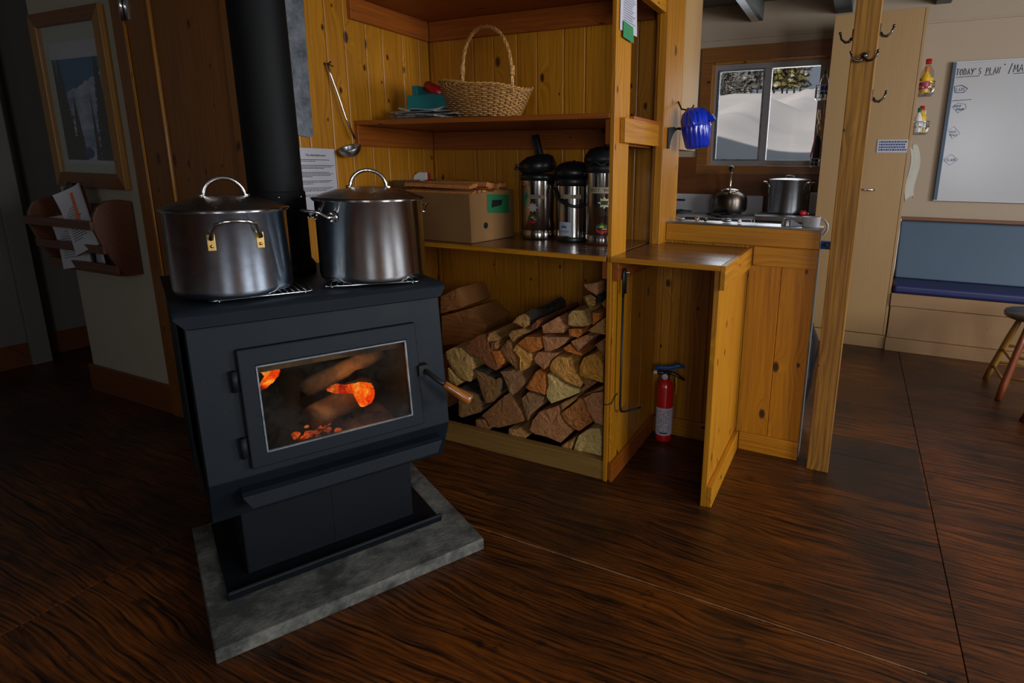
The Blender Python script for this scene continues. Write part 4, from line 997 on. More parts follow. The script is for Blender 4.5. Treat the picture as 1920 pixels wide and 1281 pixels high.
# dark splits in the lower rows behind the ones in front, carrying the leaning pair
for x0, x1, z0, z1, lab in ((-2.08, -1.93, .02, .20, 'dark split at the cabinet floor, hidden mostly by the stove, far left'), (-1.93, -1.74, .10, .36, 'dark split supporting the crosswise logs at the left')):
    c = Vector(((x0+x1)/2, 2.36, (z0+z1)/2)); g = log_mesh([(x0, z0), (x1, z0+.01), (x1-.01, z1-.03), ((x0+x1)/2, z1), (x0, z1-.05)], 2.16, 2.55, 'brown', x0)
    g.v = [v-c for v in g.v]; o = g.done('firewood_log', ['log_brown', 'bark']); o.location = c
    tag(o, lab, 'firewood', 'split firewood in the cabinet')

# poker hanging on the cabinet side
t = thing('fire_poker', 'black iron poker hanging on the side of the wood cabinet', 'poker', (-.806, 2.085, .90))
O_ = (.806, -2.085, -.90)
G(O_).tube([(-.797, 2.085, .80), (-.797, 2.085, .40), (-.797, 2.085, .345), (-.797, 2.088, .325), (-.795, 2.098, .308), (-.785, 2.12, .302), (-.755, 2.165, .302), (-.742, 2.185, .303)], .0048, n=10).done('rod', 'iron', t)
g = G(O_).tube([(-.797, 2.085, .80), (-.797, 2.083, .895)]+[tuple(p) for p in arc((-.797, 2.096, .895), .012, PI, 0, 8, ax='yz', ry=.014)]+[(-.797, 2.108, .81)], .0056, n=10)
g.done('handle_loop', 'iron', t)
tag(G().box(-.806, -.782, 2.094, 2.098, .897, .901).cyl((-.806, 2.096, .897), (-.778, 2.096, .899), .0028).done('nail', 'chrome'), 'nail carrying the iron poker', 'nail')
tag(G().tube([(-.8555, 2.0445, .352), (-.845, 2.044, .350), (-.834, 2.0445, .352), (-.8235, 2.052, .354), (-.8235, 2.085, .372), (-.8235, 2.12, .376)], .0022, n=6).done('wire_loop', 'black_m'), 'thin dark wire wrapped round the front edge of the tall panel', 'wire')

# fire extinguisher
t = thing('fire_extinguisher', 'red fire extinguisher with blue lever standing in the nook', 'fire extinguisher', (-.738, 2.535, 0), .25)
bd = G().lathe([(.001, .001), (.036, .001), (.039, .006), (.0405, .02), (.0405, .265), (.038, .285), (.030, .303), (.020, .315), (.016, .320), (.001, .320)], n=48).done('cylinder', 'red', t)
lab_ = G().lathe([(.0411, .038), (.0411, .178)], n=40, ang=PI*1.5, a0=-PI*1.25).done('label', 'paper', bd)
g = G(); g2 = G(); rs = random.Random(3)
for r_ in range(17):
    z = .165-r_*.0072
    for s_ in range(7):
        if rs.random() < .25: continue
        a = -PI*.5-.75+s_*.22; w_ = rs.uniform(.10, .2)
        (g if rs.random() < .6 else g2).lathe([(.0415, z), (.0415, z+.0028)], n=3, ang=w_, a0=a)
g.done('print', 'ink', bd); g2.done('print', 'redp', bd)
G().lathe([(.0418, .047), (.0418, .054)], n=10, ang=.9, a0=-PI*.5-.45).done('print', 'ink', bd)
G().cyl((0, 0, .318), (0, 0, .352), .017, n=20).cyl((-.045, -.004, .346), (.0, 0, .346), .009, .011).done('valve', 'black', t, bevel=.001)
G().cyl((-.060, -.004, .346), (-.042, -.004, .346), .0095, n=16).done('nozzle', 'white', t)
G().lathe([(.001, .002), (.015, .002), (.016, -.001)], c=(-.004, -.018, .331), n=20, rot=Matrix.Rotation(PI/2, 3, 'X')).done('gauge', 'paper', t)
G().lathe([(.0155, .003), (.0165, .0), (.0165, -.003)], c=(-.004, -.018, .331), n=20, rot=Matrix.Rotation(PI/2, 3, 'X')).done('gauge_rim', 'redp', t)
G().tube([(-.052, 0, .366), (-.03, 0, .372), (0, 0, .370), (.03, 0, .376), (.056, 0, .386), (.085, 0, .380)], [.008, .010, .010, .011, .013, .007], n=8).done('lever', 'bluek', t)
G().tube([(0, 0, .348), (.03, 0, .345), (.06, 0, .332), (.088, 0, .316)], [.009, .009, .008, .007], n=8).done('handle', 'black', t)
G().tube([(.022, 0, .345), (.048, 0, .330), (.052, 0, .28), (.050, 0, .24)], .0035, n=8).done('strap', 'yellow', t)

# ================================================================== SHELF ITEMS
# wicker basket
t = thing('wicker_basket', 'oval wicker basket with tall arched handle on the middle shelf', 'basket', (-1.555, 2.27, 1.512), .06)
ra, rb, Hb = .222, .135, .125
def rimz(a): return .125+.026*max(0, math.cos(a-PI))**1.0*1.4+.002-.018*math.exp(-((math.atan2(math.sin(a+.35), math.cos(a+.35)))/.5)**2)
def bp(a, f):  # a angle, f height fraction
    s_ = .70+.30*f**.8
    return Vector((ra*s_*math.cos(a), rb*s_*math.sin(a), rimz(a)*f))
NS = 44; g = G()
rows = 17
for j in range(rows):
    f = (j+.5)/rows; pts = []
    for i in range(NS*2):
        a = PI*i/NS; p = bp(a, f); off = .0045*(1 if ((i//2)+j) % 2 else -1)*(1 if i % 2 == 0 else .0)
        nrm = Vector((math.cos(a)/ra, math.sin(a)/rb, 0)).normalized(); pts.append(p+nrm*off)
    g.tube(pts, .0034, n=6, closed=True)
bw = g.done('woven_wall', 'wicker', t)
g = G()
for i in range(NS): a = 2*PI*i/NS; g.tube([bp(a, 0), bp(a, .35), bp(a, .7), bp(a, 1.0)], .0026, n=6)
g.done('stakes', 'wicker_shaded', t)
g = G()
for ph in range(3):
    pts = []
    for i in range(160):
        a = 2*PI*i/160; p = bp(a, 1.0); q = a*16+ph*2*PI/3; nrm = Vector((math.cos(a), math.sin(a), 0))
        pts.append(p+nrm*.0055*math.cos(q)+Vector((0, 0, .0055*math.sin(q)+.002)))
    g.tube(pts, .0042, n=6, closed=True)
g.done('rim', 'wicker', t)
g = G(); pts0 = [Vector((.185*math.sin(s_)*.58, 0, 0)) for s_ in (0,)]
path = []
for i in range(41):
    f = i/40; a = PI-PI*f; path.append(Vector((-.018+.130*math.cos(a)*(1+.12*math.sin(a)), -.028*math.cos(a)*0+(-.10+.20*f)*0, .13+.235*math.sin(a)**.75)))
path = [p+Vector((0, (rb*.80)*(1 if False else 0), 0)) for p in path]
# the handle crosses the basket from the front rim to the back rim; seen obliquely
ha0, ha1 = -1.02, PI-1.02-.55
pf, pbk = bp(-.62, 1.0), bp(2.45, 1.0)
path = []
for i in range(41):
    f = i/40; s_ = .5-.5*math.cos(PI*f); base = pf.lerp(pbk, s_); h_ = .250*math.sin(PI*f)**.60
    path.append(Vector((base.x, base.y, base.z+h_-.02*(1-math.sin(PI*f)))))
for ph in range(4):
    pts = []
    for i, p in enumerate(path):
        d = (path[min(i+1, 40)]-path[max(i-1, 0)]).normalized(); a = d.orthogonal().normalized(); b = d.cross(a); q = i*.75+ph*PI/2
        pts.append(p+(a*math.cos(q)+b*math.sin(q))*.0048)
    g.tube(pts, .0044, n=6)
hd = g.done('handle', 'wicker', t)
g = G()
for base in (path[1], path[-2]):
    for k in range(9): g.lathe([(.0115, 0), (.013, .0022), (.0115, .0044)], c=(base.x, base.y, base.z+.012+k*.0045), n=14)
g.done('binding', 'wicker', hd)
G().lathe([(.001, .004), (.70, .004), (.72, .0)], n=40, squash=(ra, rb)).done('bottom', 'wicker', t)
# newspapers and magazines under the basket
def paper(name, loc, rz, w_, l_, th, mat, label, curl=.0, seed=0, grp='papers stacked on the shelf'):
    g = G(); 
    def f(u, v, top=1): 
        return ((u-.5)*w_, (v-.5)*l_, th*top+curl*((abs(u-.5)*2)**3)*(.6+.4*math.sin(v*5+seed))+.002*noise.noise((u*4, v*4, seed)))
    nu, nv = 18, 12
    vs = [f(i/nu, j/nv, 1) for i in range(nu+1) for j in range(nv+1)]+[(f(i/nu, j/nv, 0)) for i in range(nu+1) for j in range(nv+1)]
    k = (nu+1)*(nv+1); fs = []
    for i in range(nu):
        for j in range(nv): q = i*(nv+1)+j; fs += [(q, q+nv+1, q+nv+2, q+1), (k+q, k+q+1, k+q+nv+2, k+q+nv+1)]
    for i in range(nu): 
        for j in (0, nv): q = i*(nv+1)+j; fs.append((q, q+nv+1, k+q+nv+1, k+q))
    for j in range(nv):
        for i in (0, nu): q = i*(nv+1)+j; fs.append((q, q+1, k+q+1, k+q))
    g.add(vs, fs, 0, smooth=False); o = g.done(name, mat); o.location = loc; o.rotation_euler = (0, 0, rz)
    return tag(o, label, 'papers', grp)
zb = 1.4985
paper('magazine', (-1.80, 2.21, zb), .05, .30, .22, .010, 'card_dark', 'dark bottom magazine of the pile on the middle shelf', 0, 1)
paper('magazine', (-1.52, 2.24, zb), -.10, .24, .26, .008, 'black_m', 'dark magazine lying directly under the wicker basket', 0, 2)
paper('magazine', (-1.82, 2.20, zb+.0115), -.12, .28, .21, .008, 'news', 'printed colour magazine second from the bottom of the pile', 0, 3)
paper('newspaper', (-1.78, 2.21, zb+.021), .16, .30, .21, .005, 'news', 'folded newspaper in the middle of the pile', .012, 4)
paper('newspaper', (-1.84, 2.215, zb+.034), -.05, .26, .20, .004, 'paper_y', 'greyish newspaper near the top of the pile', .008, 5)
lo = paper('loose_sheet', (-1.785, 2.165, zb+.041), .72, .17, .17, .001, 'paper', 'white printed sheet whose corner hangs over the front of the pile', 0, 6)
paper('newspaper', (-1.86, 2.27, zb+.045), .10, .24, .18, .006, 'paper_y', 'crumpled grey newspaper on top at the back of the pile', .014, 7)
# teal carton and box
t = thing('teal_box', 'teal cardboard egg carton lying open on the newspapers', 'box', (-1.875, 2.30, 1.556), .08)
G().prism([(-.11, 0), (.125, 0), (.098, .066), (-.105, .066)], -.055, .055).done('tray', 'teal', t, bevel=.004)
g = G(); g.box(-.085, .03, -.03, .05, .068, .074).box(-.090, -.060, -.035, .052, .066, .112).done('lid_flap', 'teal', t, bevel=.004)
t = thing('red_scoop', 'glossy red plastic tub lying on the teal carton', 'tub', (-1.865, 2.31, 1.648), 0)
rot = Matrix.Rotation(math.radians(28), 4, 'Y')
g = G(); g.lathe([(.001, -.055), (.024, -.055), (.032, .060), (.029, .060), (.021, -.05)], n=24, rot=(Matrix.Rotation(math.radians(115), 4, 'Y')).to_3x3(), c=(0, 0, 0), squash=(1, 1)); g.done('tub_body', 'redp', t)
# flat grey block at right
tag(G().box(-1.455, -1.285, 2.40, 2.50, 1.4985, 1.5165).done('whetstone', 'wool', bevel=.004), 'flat grey block lying on the shelf right of the basket', 'block')

# cardboard boxes
def box_open(w_, l_, h_, th=.005):
    return G().box(-w_/2, w_/2, -l_/2, -l_/2+th, 0, h_).box(-w_/2, w_/2, l_/2-th, l_/2, 0, h_).box(-w_/2, -w_/2+th, -l_/2, l_/2, 0, h_).box(w_/2-th, w_/2, -l_/2, l_/2, 0, h_).box(-w_/2, w_/2, -l_/2, l_/2, 0, th)
t = thing('cardboard_box', 'open brown cardboard box full of kindling sticks with a green print', 'box', (-1.730, 2.258, .9655), -.05)
CW, CL, CH = .44, .325, .228
g = box_open(CW, CL, CH)
# slightly crushed front
for v in g.v:
    if v.y < -CL/2+.02 and v.z > .1: v.y += .010*math.sin((v.x+.2)*9); v.z -= .012*(v.z > .2)
bx = g.done('carton', 'card', t, bevel=.002)
g = G().sheet(lambda u, v: (CW/2+.0012+.0006*math.sin(u*5), -.045+u*.170, .128+v*.075-.012*u*(1-v)+.010*(1-u)*v), 6, 4)
gp = g.done('green_print', 'greenp', t)
G().prism([(-.015, .150), (.060, .158), (.068, .182), (-.008, .184)], CW/2+.002, CW/2+.0035, axis='x').done('hand_hole', 'stove_dark', t)
G().cyl((CW/2+.001, -.060, .072), (CW/2+.003, -.060, .072), .014, n=20).done('round_hole', 'stove_dark', t)
g = G()
for k in range(10): g.box(-CW/2+.100, -CW/2+.107, -CL/2-.0015, -CL/2-.0005, .04+k*.017, .05+k*.017)
g.done('print', 'ink', t)
t = thing('cardboard_box', 'dark cardboard box behind the right stockpot, partly hidden', 'box', (-1.985, 2.40, .9655), .02)
box_open(.21, .34, .262).done('carton', 'card_dark', t, bevel=.002)
# kindling
rs = random.Random(11); M['kind'] = M['log_orange']
first = None
for k in range(26):
    x = -1.725+rs.uniform(-.02, .02); y = 2.258+(-.135+.27*((k % 9)/8.0))+rs.uniform(-.006, .006)
    layer = k//9; z = .9655+.184+layer*.031+rs.uniform(0, .006)
    if first is None or k % 3 == 0:
        w_, h_ = rs.uniform(.010, .020), rs.uniform(.008, .016)
        g = G(); L = rs.uniform(.37, .40); g.prism([(-w_, -h_), (w_, -h_*.8), (w_*.9, h_), (-w_*.6, h_*.8)], -L/2, L/2, axis='x')
        o = g.done('kindling_stick', 'kindling', bevel=.001); first = o
    else: o = first.copy(); COL.objects.link(o)
    o.location = (x, y, z); o.rotation_euler = (rs.uniform(-.3, .3), rs.uniform(-.015, .02), -.05+rs.uniform(-.05, .05))
    tag(o, 'thin split kindling stick lying among others in the cardboard box', 'kindling', 'kindling sticks in the cardboard box')
# spray bottle head peeking over the boxes
t = thing('spray_bottle', 'white and red spray bottle head peeking over the cardboard boxes', 'bottle', (-2.085, 2.44, .9655), .2)
G().lathe([(.001, 0), (.034, 0), (.036, .01), (.036, .13), (.018, .17), (.013, .19), (.013, .225), (.001, .225)], n=24).done('bottle_body', 'clear', t)
G().prism([(-.045, .262), (-.038, .285), (-.01, .300), (.036, .300), (.040, .262), (.012, .255), (.012, .225), (-.012, .225), (-.012, .255), (-.03, .256)], -.012, .012).done('spray_head', 'white', t, bevel=.004)
G().prism([(.040, .298), (.047, .298), (.046, .262), (.036, .232), (.024, .215), (.020, .22), (.030, .24), (.038, .265)], -.010, .010).prism([(-.047, .262), (-.030, .256), (-.022, .235), (-.030, .232)], -.008, .008).done('trigger', 'redp', t, bevel=.002)

# airpots --------------------------------------------------------
def sticker_hex(t, a0, z0, r_, s_=.026):
    """red, green and yellow hexagonal mountain sticker wrapped on the pot"""
    def wrap(poly, mat, dr, parent=None, name='sticker'):
        n = len(poly); vs = []; cx = sum(p[0] for p in poly)/n; cz = sum(p[1] for p in poly)/n
        for x, z in poly: a = a0+x/r_; vs.append(((r_+dr)*math.cos(a), (r_+dr)*math.sin(a), z0+z))
        a = a0+cx/r_; vs.append(((r_+dr)*math.cos(a), (r_+dr)*math.sin(a), z0+cz))
        return G().add(vs, [(i, (i+1) % n, n) for i in range(n)]).done(name, mat, parent)
    s3 = s_*.87
    base = wrap([(-s3, -s_/2), (0, -s_*.95), (s3, -s_/2), (s3, s_/2), (0, s_*.95), (-s3, s_/2)], 'ink', .0008, t)
    k = .88
    wrap([(-s3*k, s_*.12), (s3*k, s_*.12), (s3*k, s_/2*k), (0, s_*.92*k), (-s3*k, s_/2*k)], 'greenp', .0012, base, 'green_field')
    wrap([(-s_*.42, s_*.16), (s_*.42, s_*.16), (s_*.2, s_*.42), (0, s_*.52), (-s_*.2, s_*.42)], 'yellow', .0016, base, 'mountain')
    wrap([(-s3*k, -s_*.20), (-s3*k, -s_/2*k), (0, -s_*.92*k), (s3*k, -s_/2*k), (s3*k, -s_*.20)], 'redp', .0012, base, 'red_field')
    wrap([(s_*.1, -s_*.10), (s3*.85, -s_*.10), (s3*.85, s_*.05), (s_*.1, s_*.05)], 'yellow', .0012, base, 'lettering')
def sticker_star(t, a0, z0, r_, s_=.024, dark=False):
    def star(k, mat, dr, parent):
        vs = []; n = 16
        for i in range(n):
            q = s_*k*(1 if i % 2 == 0 else .66)*(1.18 if i in (0, 8) else 1); an = 2*PI*i/n; x, z = q*math.cos(an), q*math.sin(an); a = a0+x/r_
            vs.append(((r_+dr)*math.cos(a), (r_+dr)*math.sin(a), z0+z))
        vs.append(((r_+dr)*math.cos(a0), (r_+dr)*math.sin(a0), z0))
        return G().add(vs, [(i, (i+1) % n, n) for i in range(n)]).done('sticker' if parent is t else 'star', mat, parent)
    b = star(1.0, 'paper', .0008, t); star(.82, 'sticker_y', .0012, b)
    g = G().lathe([(r_+.0016, z0-.009), (r_+.0016, z0+.009)], n=6, ang=.030/r_, a0=a0-.015/r_); g.done('banner', 'ink' if dark else 'sticker_w', b)
def tape(t, a0, w_, z0, r_, body, h_=.019):
    g = G().lathe([(r_+.0010, z0), (r_+.0010, z0+h_)], n=16, ang=w_/r_, a0=a0-w_/2/r_); b = g.done('tape_label', 'label_tape', t)
    n = len(body)
    for i, ch in enumerate(body):
        if ch == ' ': continue
        a = a0+(-.5+(i+.7)/(n+.4))*w_/r_
        text(ch, h_*.78, 'ink', b, ((r_+.0016)*math.cos(a), (r_+.0016)*math.sin(a), z0+h_*.5), (PI/2, 0, a+PI/2), extr=.0002)
def airpot(loc, R_, zs, style, label, va):
    """zs = heights above the base: top of steel, top of collar, top of head"""
    t = thing('airpot', label, 'flask', loc, 0)
    z1, z2, z3 = zs
    prof = [(.001, .001), (R_-.003, .001), (R_, .005), (R_, .040), (R_-.0012, .041), (R_-.0012, .043), (R_, .044), (R_, z1)]
    if style == 2:
        G().lathe([(.001, 0), (R_+.002, 0), (R_+.003, .004), (R_+.003, .018), (R_, .022)], n=48).done('foot_ring', 'black', t)
        prof = [(R_, .015), (R_, z1)]
    G().lathe(prof, n=64).done('steel_body', 'urn', t)
    G().lathe([(R_, z1-.001), (R_+.004, z1), (R_+.005, z2-.004), (R_+.001, z2), (R_*.9, z2+.002), (.001, z2+.002)], n=48).done('collar', 'black', t)
    rot = Matrix.Rotation(va, 4, 'Z')
    if style == 1:   # lid tilted open
        tl = (Matrix.Translation((.0, 0, z2+.035)) @ rot @ Matrix.Rotation(math.radians(0), 4, 'Y') @ Matrix.Rotation(math.radians(10), 4, 'X'))
        g = G().lathe([(.001, -.032), (R_*.7, -.030), (R_*.98, -.022), (R_*1.02, .006), (R_*.90, .038), (R_*.6, .052), (.001, .056)], n=36, rot=tl.to_3x3(), c=tl.translation); g.done('pump_head', 'black', t)
        s = rot @ Vector((.012, -R_*.95, z2+.030)); s2 = rot @ Vector((.03, -R_*1.35, z2+.024))
        G().ball(tuple(rot @ Vector((.0, -R_*.72, z2+.032))), .036, sq=(1, 1, .95)).cyl(s, s2, .006).done('spout', 'black', t)
        a = rot @ Vector((-.01, .012, z2+.055)); b = rot @ Vector((-.02, -.018, z3+.022))
        g = G(); dvec = (b-a).normalized(); sd = dvec.cross(Vector((rot @ Vector((1, 0, 0))))).normalized()
        g.tube([a, a.lerp(b, .5), b], .021, n=4); g.done('lever_arm', 'black', t, bevel=.003)
        for dx in (-.007, .009): G().ball(tuple(rot @ Vector((R_*.80, dx-.012, z2+.012))), .0042, n=8).done('button', 'white', t)
    else:
        g = G().lathe([(R_*.80, z2), (R_*1.10, z2+.012), (R_*1.15, z2+.022), (R_*1.08, z2+.040), (R_*.85, z3-.014), (R_*.45, z3-.002), (.001, z3)], n=40); g.done('pump_head', 'black', t)
        G().ball((0, 0, z3), .006).done('button', 'black', t)
        sp = rot @ Vector((R_*.8, .035, z2+.028)); s2 = rot @ Vector((R_*1.35, .050, z2+.022))
        G().cyl(sp, s2, .012, .009).done('spout', 'black', t)
    if style == 2:   # carrying handle swung down across the front
        pts = [rot @ Vector(((R_+.010)*math.cos(q), (R_+.010)*math.sin(q), z1+.015-.105*math.cos((q-.15)*.78)**1)) for q in [x*.15-1.5 for x in range(0, 21)]]
        G().tube(pts, .0075, n=8).done('carry_handle', 'black', t)
    if style == 3:
        pts = [rot @ Vector(((R_+.008)*math.cos(q), (R_+.008)*math.sin(q), z2+.006+.008*math.sin(q*9))) for q in [x*.16-1.3 for x in range(0, 17)]]
        G().tube(pts, .006, n=8).done('carry_handle', 'black', t)
        G().lathe([(.001, .001), (.022, .0), (.024, -.006)], c=tuple(rot @ Vector((R_*.95, .025, z2+.045))), n=18, rot=(rot @ Matrix.Rotation(PI/2, 4, 'Y')).to_3x3()).done('dial', 'steel', t)
    return t
for (x, y, R_, zs, stl, lab) in ((-1.368, 2.425, .083, (.272, .300, .458), 1, 'steel airpot with raised black lever and COFFEE tape, leftmost of three'),
                                 (-1.187, 2.432, .080, (.252, .285, .362), 2, 'steel airpot with dome lid and drooping handle, middle of three'),
                                 (-1.015, 2.385, .080, (.312, .345, .425), 3, 'tall steel airpot with HOT WATER tape, rightmost of three')):
    va_ = math.atan2(-y, -x)
    t = airpot((x, y, .9655), R_, zs, stl, lab, va_)
    if stl == 1:
        tape(t, va_-.22, .080, .190, R_, 'COFFEE ', .018); sticker_star(t, va_-.38, .150, R_); sticker_hex(t, va_-.38, .096, R_)
    elif stl == 2:
        tape(t, va_-.22, .10, .196, R_, 'DECAF ', .018)
        g = G().lathe([(R_+.0008, .027), (R_+.0008, .090)], n=10, ang=.062/R_, a0=va_-.55-.031/R_); sk = g.done('sticker', 'sticker_w', t)
        vs = []
        for tx, tz in ((-.018, .062), (-.012, .073), (-.009, .066), (-.003, .077), (.002, .067), (.006, .076), (.013, .062)):
            a = va_-.57+tx/R_; vs.append(((R_+.0014)*math.cos(a), (R_+.0014)*math.sin(a), tz))
        G().add(vs, [tuple(range(7))]).done('mountain_mark', 'navyink', sk)
        for i, ch in enumerate('BRIGHT'):
            a = va_-.57+(-.022+i*.0088)/R_; text(ch, .012, 'ink', sk, ((R_+.0015)*math.cos(a), (R_+.0015)*math.sin(a), .046), (PI/2, 0, a+PI/2), extr=.0002)
    else:
        tape(t, va_+.10, .150, .226, R_, 'HOT WATER', .026); sticker_star(t, va_+.02, .186, R_, .026, True)
        for i, ch in enumerate('LTG'):
            a = va_+.05+(-.012+i*.012)/R_; text(ch, .022, 'ink', t, ((R_+.0012)*math.cos(a), (R_+.0012)*math.sin(a), .138), (PI/2, 0, a+PI/2), extr=.0002)
        sticker_hex(t, va_-.10, .074, R_, .029)

# ladle on its hook
t = thing('ladle', 'steel soup ladle hanging on the pine wall', 'ladle', (-2.118, 1.91, 1.72))
O_ = (2.118, -1.91, -1.72)
G(O_).tube([(-2.116, 1.907, 1.722), (-2.110, 1.918, 1.68), (-2.100, 1.940, 1.60), (-2.09, 1.965, 1.50), (-2.082, 2.000, 1.415)], [.006, .005, .0045, .0045, .005], n=8).done('ladle_handle', 'chrome', t)
rl = Matrix.Rotation(math.radians(22), 4, 'X')
R5 = .050; prof = [(R5*math.sin(a), -R5*.85*math.cos(a)) for a in [PI/2*k/10 for k in range(1, 11)]]+[(R5*.95, 0)]+[(R5*.95*math.sin(a), -R5*.79*math.cos(a)) for a in [PI/2*k/10 for k in range(9, 0, -1)]]
G(O_).lathe([(.0005, -R5*.85)]+prof, c=(-2.075, 1.958, 1.375), n=32, rot=rl.to_3x3()).done('ladle_bowl', 'steel', t)
tag(G().tube([(-2.13, 1.905, 1.722), (-2.108, 1.907, 1.720), (-2.098, 1.915, 1.730)], .0035, n=6).tube([(-2.118, 1.906, 1.722), (-2.10, 1.928, 1.712)], .003, n=6).done('wall_hook', 'iron'), 'small dark hook carrying the ladle', 'hook')
# sheet metal heat guard and paper notice on the side wall
tag(G().prism([(1.66, 1.425), (1.795, 1.410), (1.812, 1.420), (1.832, 2.60), (1.66, 2.60)], -2.128, -2.122, axis='x').done('heat_guard', 'galv', bevel=.001), 'grey galvanised sheet hanging behind the stove pipe', 'sheet metal')
t = thing('paper_notice', 'white printed notice pinned to the pine wall below the ladle', 'notice', (-2.128, 1.84, 1.22))
O_ = (2.128, -1.84, -1.22)
G(O_).sheet(lambda u, v: (-2.1245+.004*(1-v)*math.sin(u*3), 1.705+u*.213, 1.075+v*.292), 6, 6).done('sheet', 'paper', t)
g = G(O_); rs = random.Random(4); z = 1.318
for para in (2, 3, 4, 3, 3, 2):
    for k in range(para):
        w_ = rs.uniform(.14, .175) if k < para-1 else rs.uniform(.05, .13)
        yy = 1.735
        while yy < 1.735+w_:
            q = rs.uniform(.008, .02); g.box(-2.1205, -2.1200, yy, min(yy+q, 1.735+w_), z, z+.0022); yy += q+.0025
        z -= .0062
    z -= .011
g.done('printed_lines', 'ink', t)
text('For the bedrooms', .0135, 'ink', t, (.008, -.025, 1.338-1.22), (PI/2, 0, PI/2), extr=.0002)
# note with green tape on the tall panel edge
t = thing('taped_note', 'small white handwritten note held by green tape on the tall panel', 'note', (-.833, 2.14, 1.85))
O_ = (.833, -2.14, -1.85)
G(O_).sheet(lambda u, v: (-.8335+.002+.006*u*(1-v), 2.068+u*.162, 1.783+v*.145+.006*u), 6, 6).done('sheet', 'paper', t)
g = G(O_)
for k in range(12): g.box(-.8265, -.8262, 2.088, 2.088+random.uniform(.09, .125), 1.822+k*.0082, 1.8232+k*.0082)
g.done('handwriting', 'navyink', t)
G(O_).sheet(lambda u, v: (-.8262+.004*u*(1-v), 2.088+u*.10, 1.762+v*.056-.004*u), 4, 4).done('green_tape', 'green', t)
G(O_).box(-.8275, -.8255, 2.10, 2.15, 1.905, 1.95).done('green_tape', 'green', t)

# blue jug hanging from hook on the kitchen opening jamb
t = thing('blue_jug', 'bright blue ribbed plastic jug hanging at the kitchen opening', 'jug', (-.690, 2.66, 1.485))
rot = (Matrix.Rotation(math.radians(-8), 4, 'Y') @ Matrix.Rotation(math.radians(0), 4, 'X')).to_3x3()
g = G(); n = 96; prof = [(.030, -.098), (.046, -.094), (.053, -.085), (.062, -.02), (.064, .0), (.062, .03), (.054, .058), (.036, .076), (.001, .083)]
vs = []
for j, (r_, z) in enumerate(prof):
    for i in range(n):
        a = 2*PI*i/n; rr = r_*(1+(.055*math.cos(a*18) if 0 < j < 8 and j != 4 else 0)); p = rot @ Vector((rr*math.cos(a), rr*math.sin(a), z)); vs.append(p)
fs = [(j*n+i, j*n+(i+1) % n, (j+1)*n+(i+1) % n, (j+1)*n+i) for j in range(8) for i in range(n)]+[tuple(range(n))]
g.add(vs, fs, 0, smooth=True); g.done('jug_body', 'blue', t)
G().tube([rot @ Vector(p) for p in arc((0, 0, .0), .065, 0, 2*PI, 48, ax='xy')], .0035, n=8).done('rim', 'blue', t)
G().prism([(.035, .058), (.072, .052), (.088, .028), (.066, .016), (.05, .03)], -.022, .022).done('pouring_lip', 'blue', t, bevel=.006)
G().tube([rot @ Vector(p) for p in ((-.020, -.035, .078), (-.012, -.05, .055), (.002, -.062, .025), (.010, -.066, -.012))], [.007, .007, .008, .006], n=8).done('center_rib', 'blue', t)
t2 = thing('wall_bracket', 'black curved bracket screwed to the pine jamb, reaching to the blue jug', 'bracket', (-.79, 2.60, 1.44))
O_ = (.79, -2.60, -1.44)
G(O_).prism([(2.555, 1.385), (2.556, 1.475), (2.64, 1.484), (2.70, 1.478), (2.66, 1.466), (2.615, 1.445), (2.588, 1.415), (2.578, 1.386)], -.790, -.782, axis='x').done('plate', 'black_m', t2, bevel=.002)
G(O_).ball((-.781, 2.570, 1.398), .004, n=8).done('screw', 'chrome', t2)
G(O_).tube([(-.784, 2.69, 1.48), (-.765, 2.69, 1.478), (-.748, 2.68, 1.475)], .006, n=8).done('arm', 'black', t2)
tag(G().tube([(-.789, 2.70, 1.60), (-.782, 2.70, 1.585), (-.770, 2.695, 1.565), (-.735, 2.675, 1.558), (-.712, 2.665, 1.566), (-.705, 2.662, 1.578)], .004, n=8).done('coat_hook', 'iron'), 'dark iron hook above the blue jug', 'hook')

# ================================================================== PICTURE AND PAPER RACK
t = thing('picture_frame', 'framed winter mountain photograph with two spruces on the cream wall', 'picture', (-3.545, 1.66, 1.585))
t.rotation_euler = (0, math.radians(.6), 0)
X0_, X1_, Z0_, Z1_ = -.318, .318, -.415, .425; fw = .062; y0, y1 = -.030, -.001
g = G()
g.prism([(X0_, Z0_), (X0_+fw, Z0_+fw*1.2), (X0_+fw, Z1_-fw), (X0_, Z1_)], y0, y1)
g.done('frame_stile', 'frame_wood', t, bevel=.002)
g = G().prism([(X1_, Z0_), (X1_, Z1_), (X1_-fw, Z1_-fw), (X1_-fw, Z0_+fw*1.2)], y0, y1).done('frame_stile', 'frame_wood', t, bevel=.002)
g = G().prism([(X0_, Z1_), (X0_+fw, Z1_-fw), (X1_-fw, Z1_-fw), (X1_, Z1_)], y0, y1)
g.done('frame_rail', 'trim_x', t, bevel=.002)
G().prism([(X0_, Z0_), (X1_, Z0_), (X1_-fw, Z0_+fw*1.2), (X0_+fw, Z0_+fw*1.2)], y0, y1).done('frame_rail', 'trim_x', t, bevel=.002)
G().box(X0_+.05, X1_-.05, -.008, -.003, Z0_+.05, Z1_-.05).done('mat_board', 'mat_board', t)
G().box(X0_+.11, X1_-.085, -.0095, -.008, Z0_+.12, Z1_-.14).done('print_margin', 'paper', t)
o = G().box(0, .425, -.011, -.0095, 0, .485).done('print', 'picture', t); o.location = (X0_+.120, 0, Z0_+.138)
G().box(X0_+fw, X1_-fw, -.0225, -.0215, Z0_+fw, Z1_-fw).done('glass', 'picglass', t)

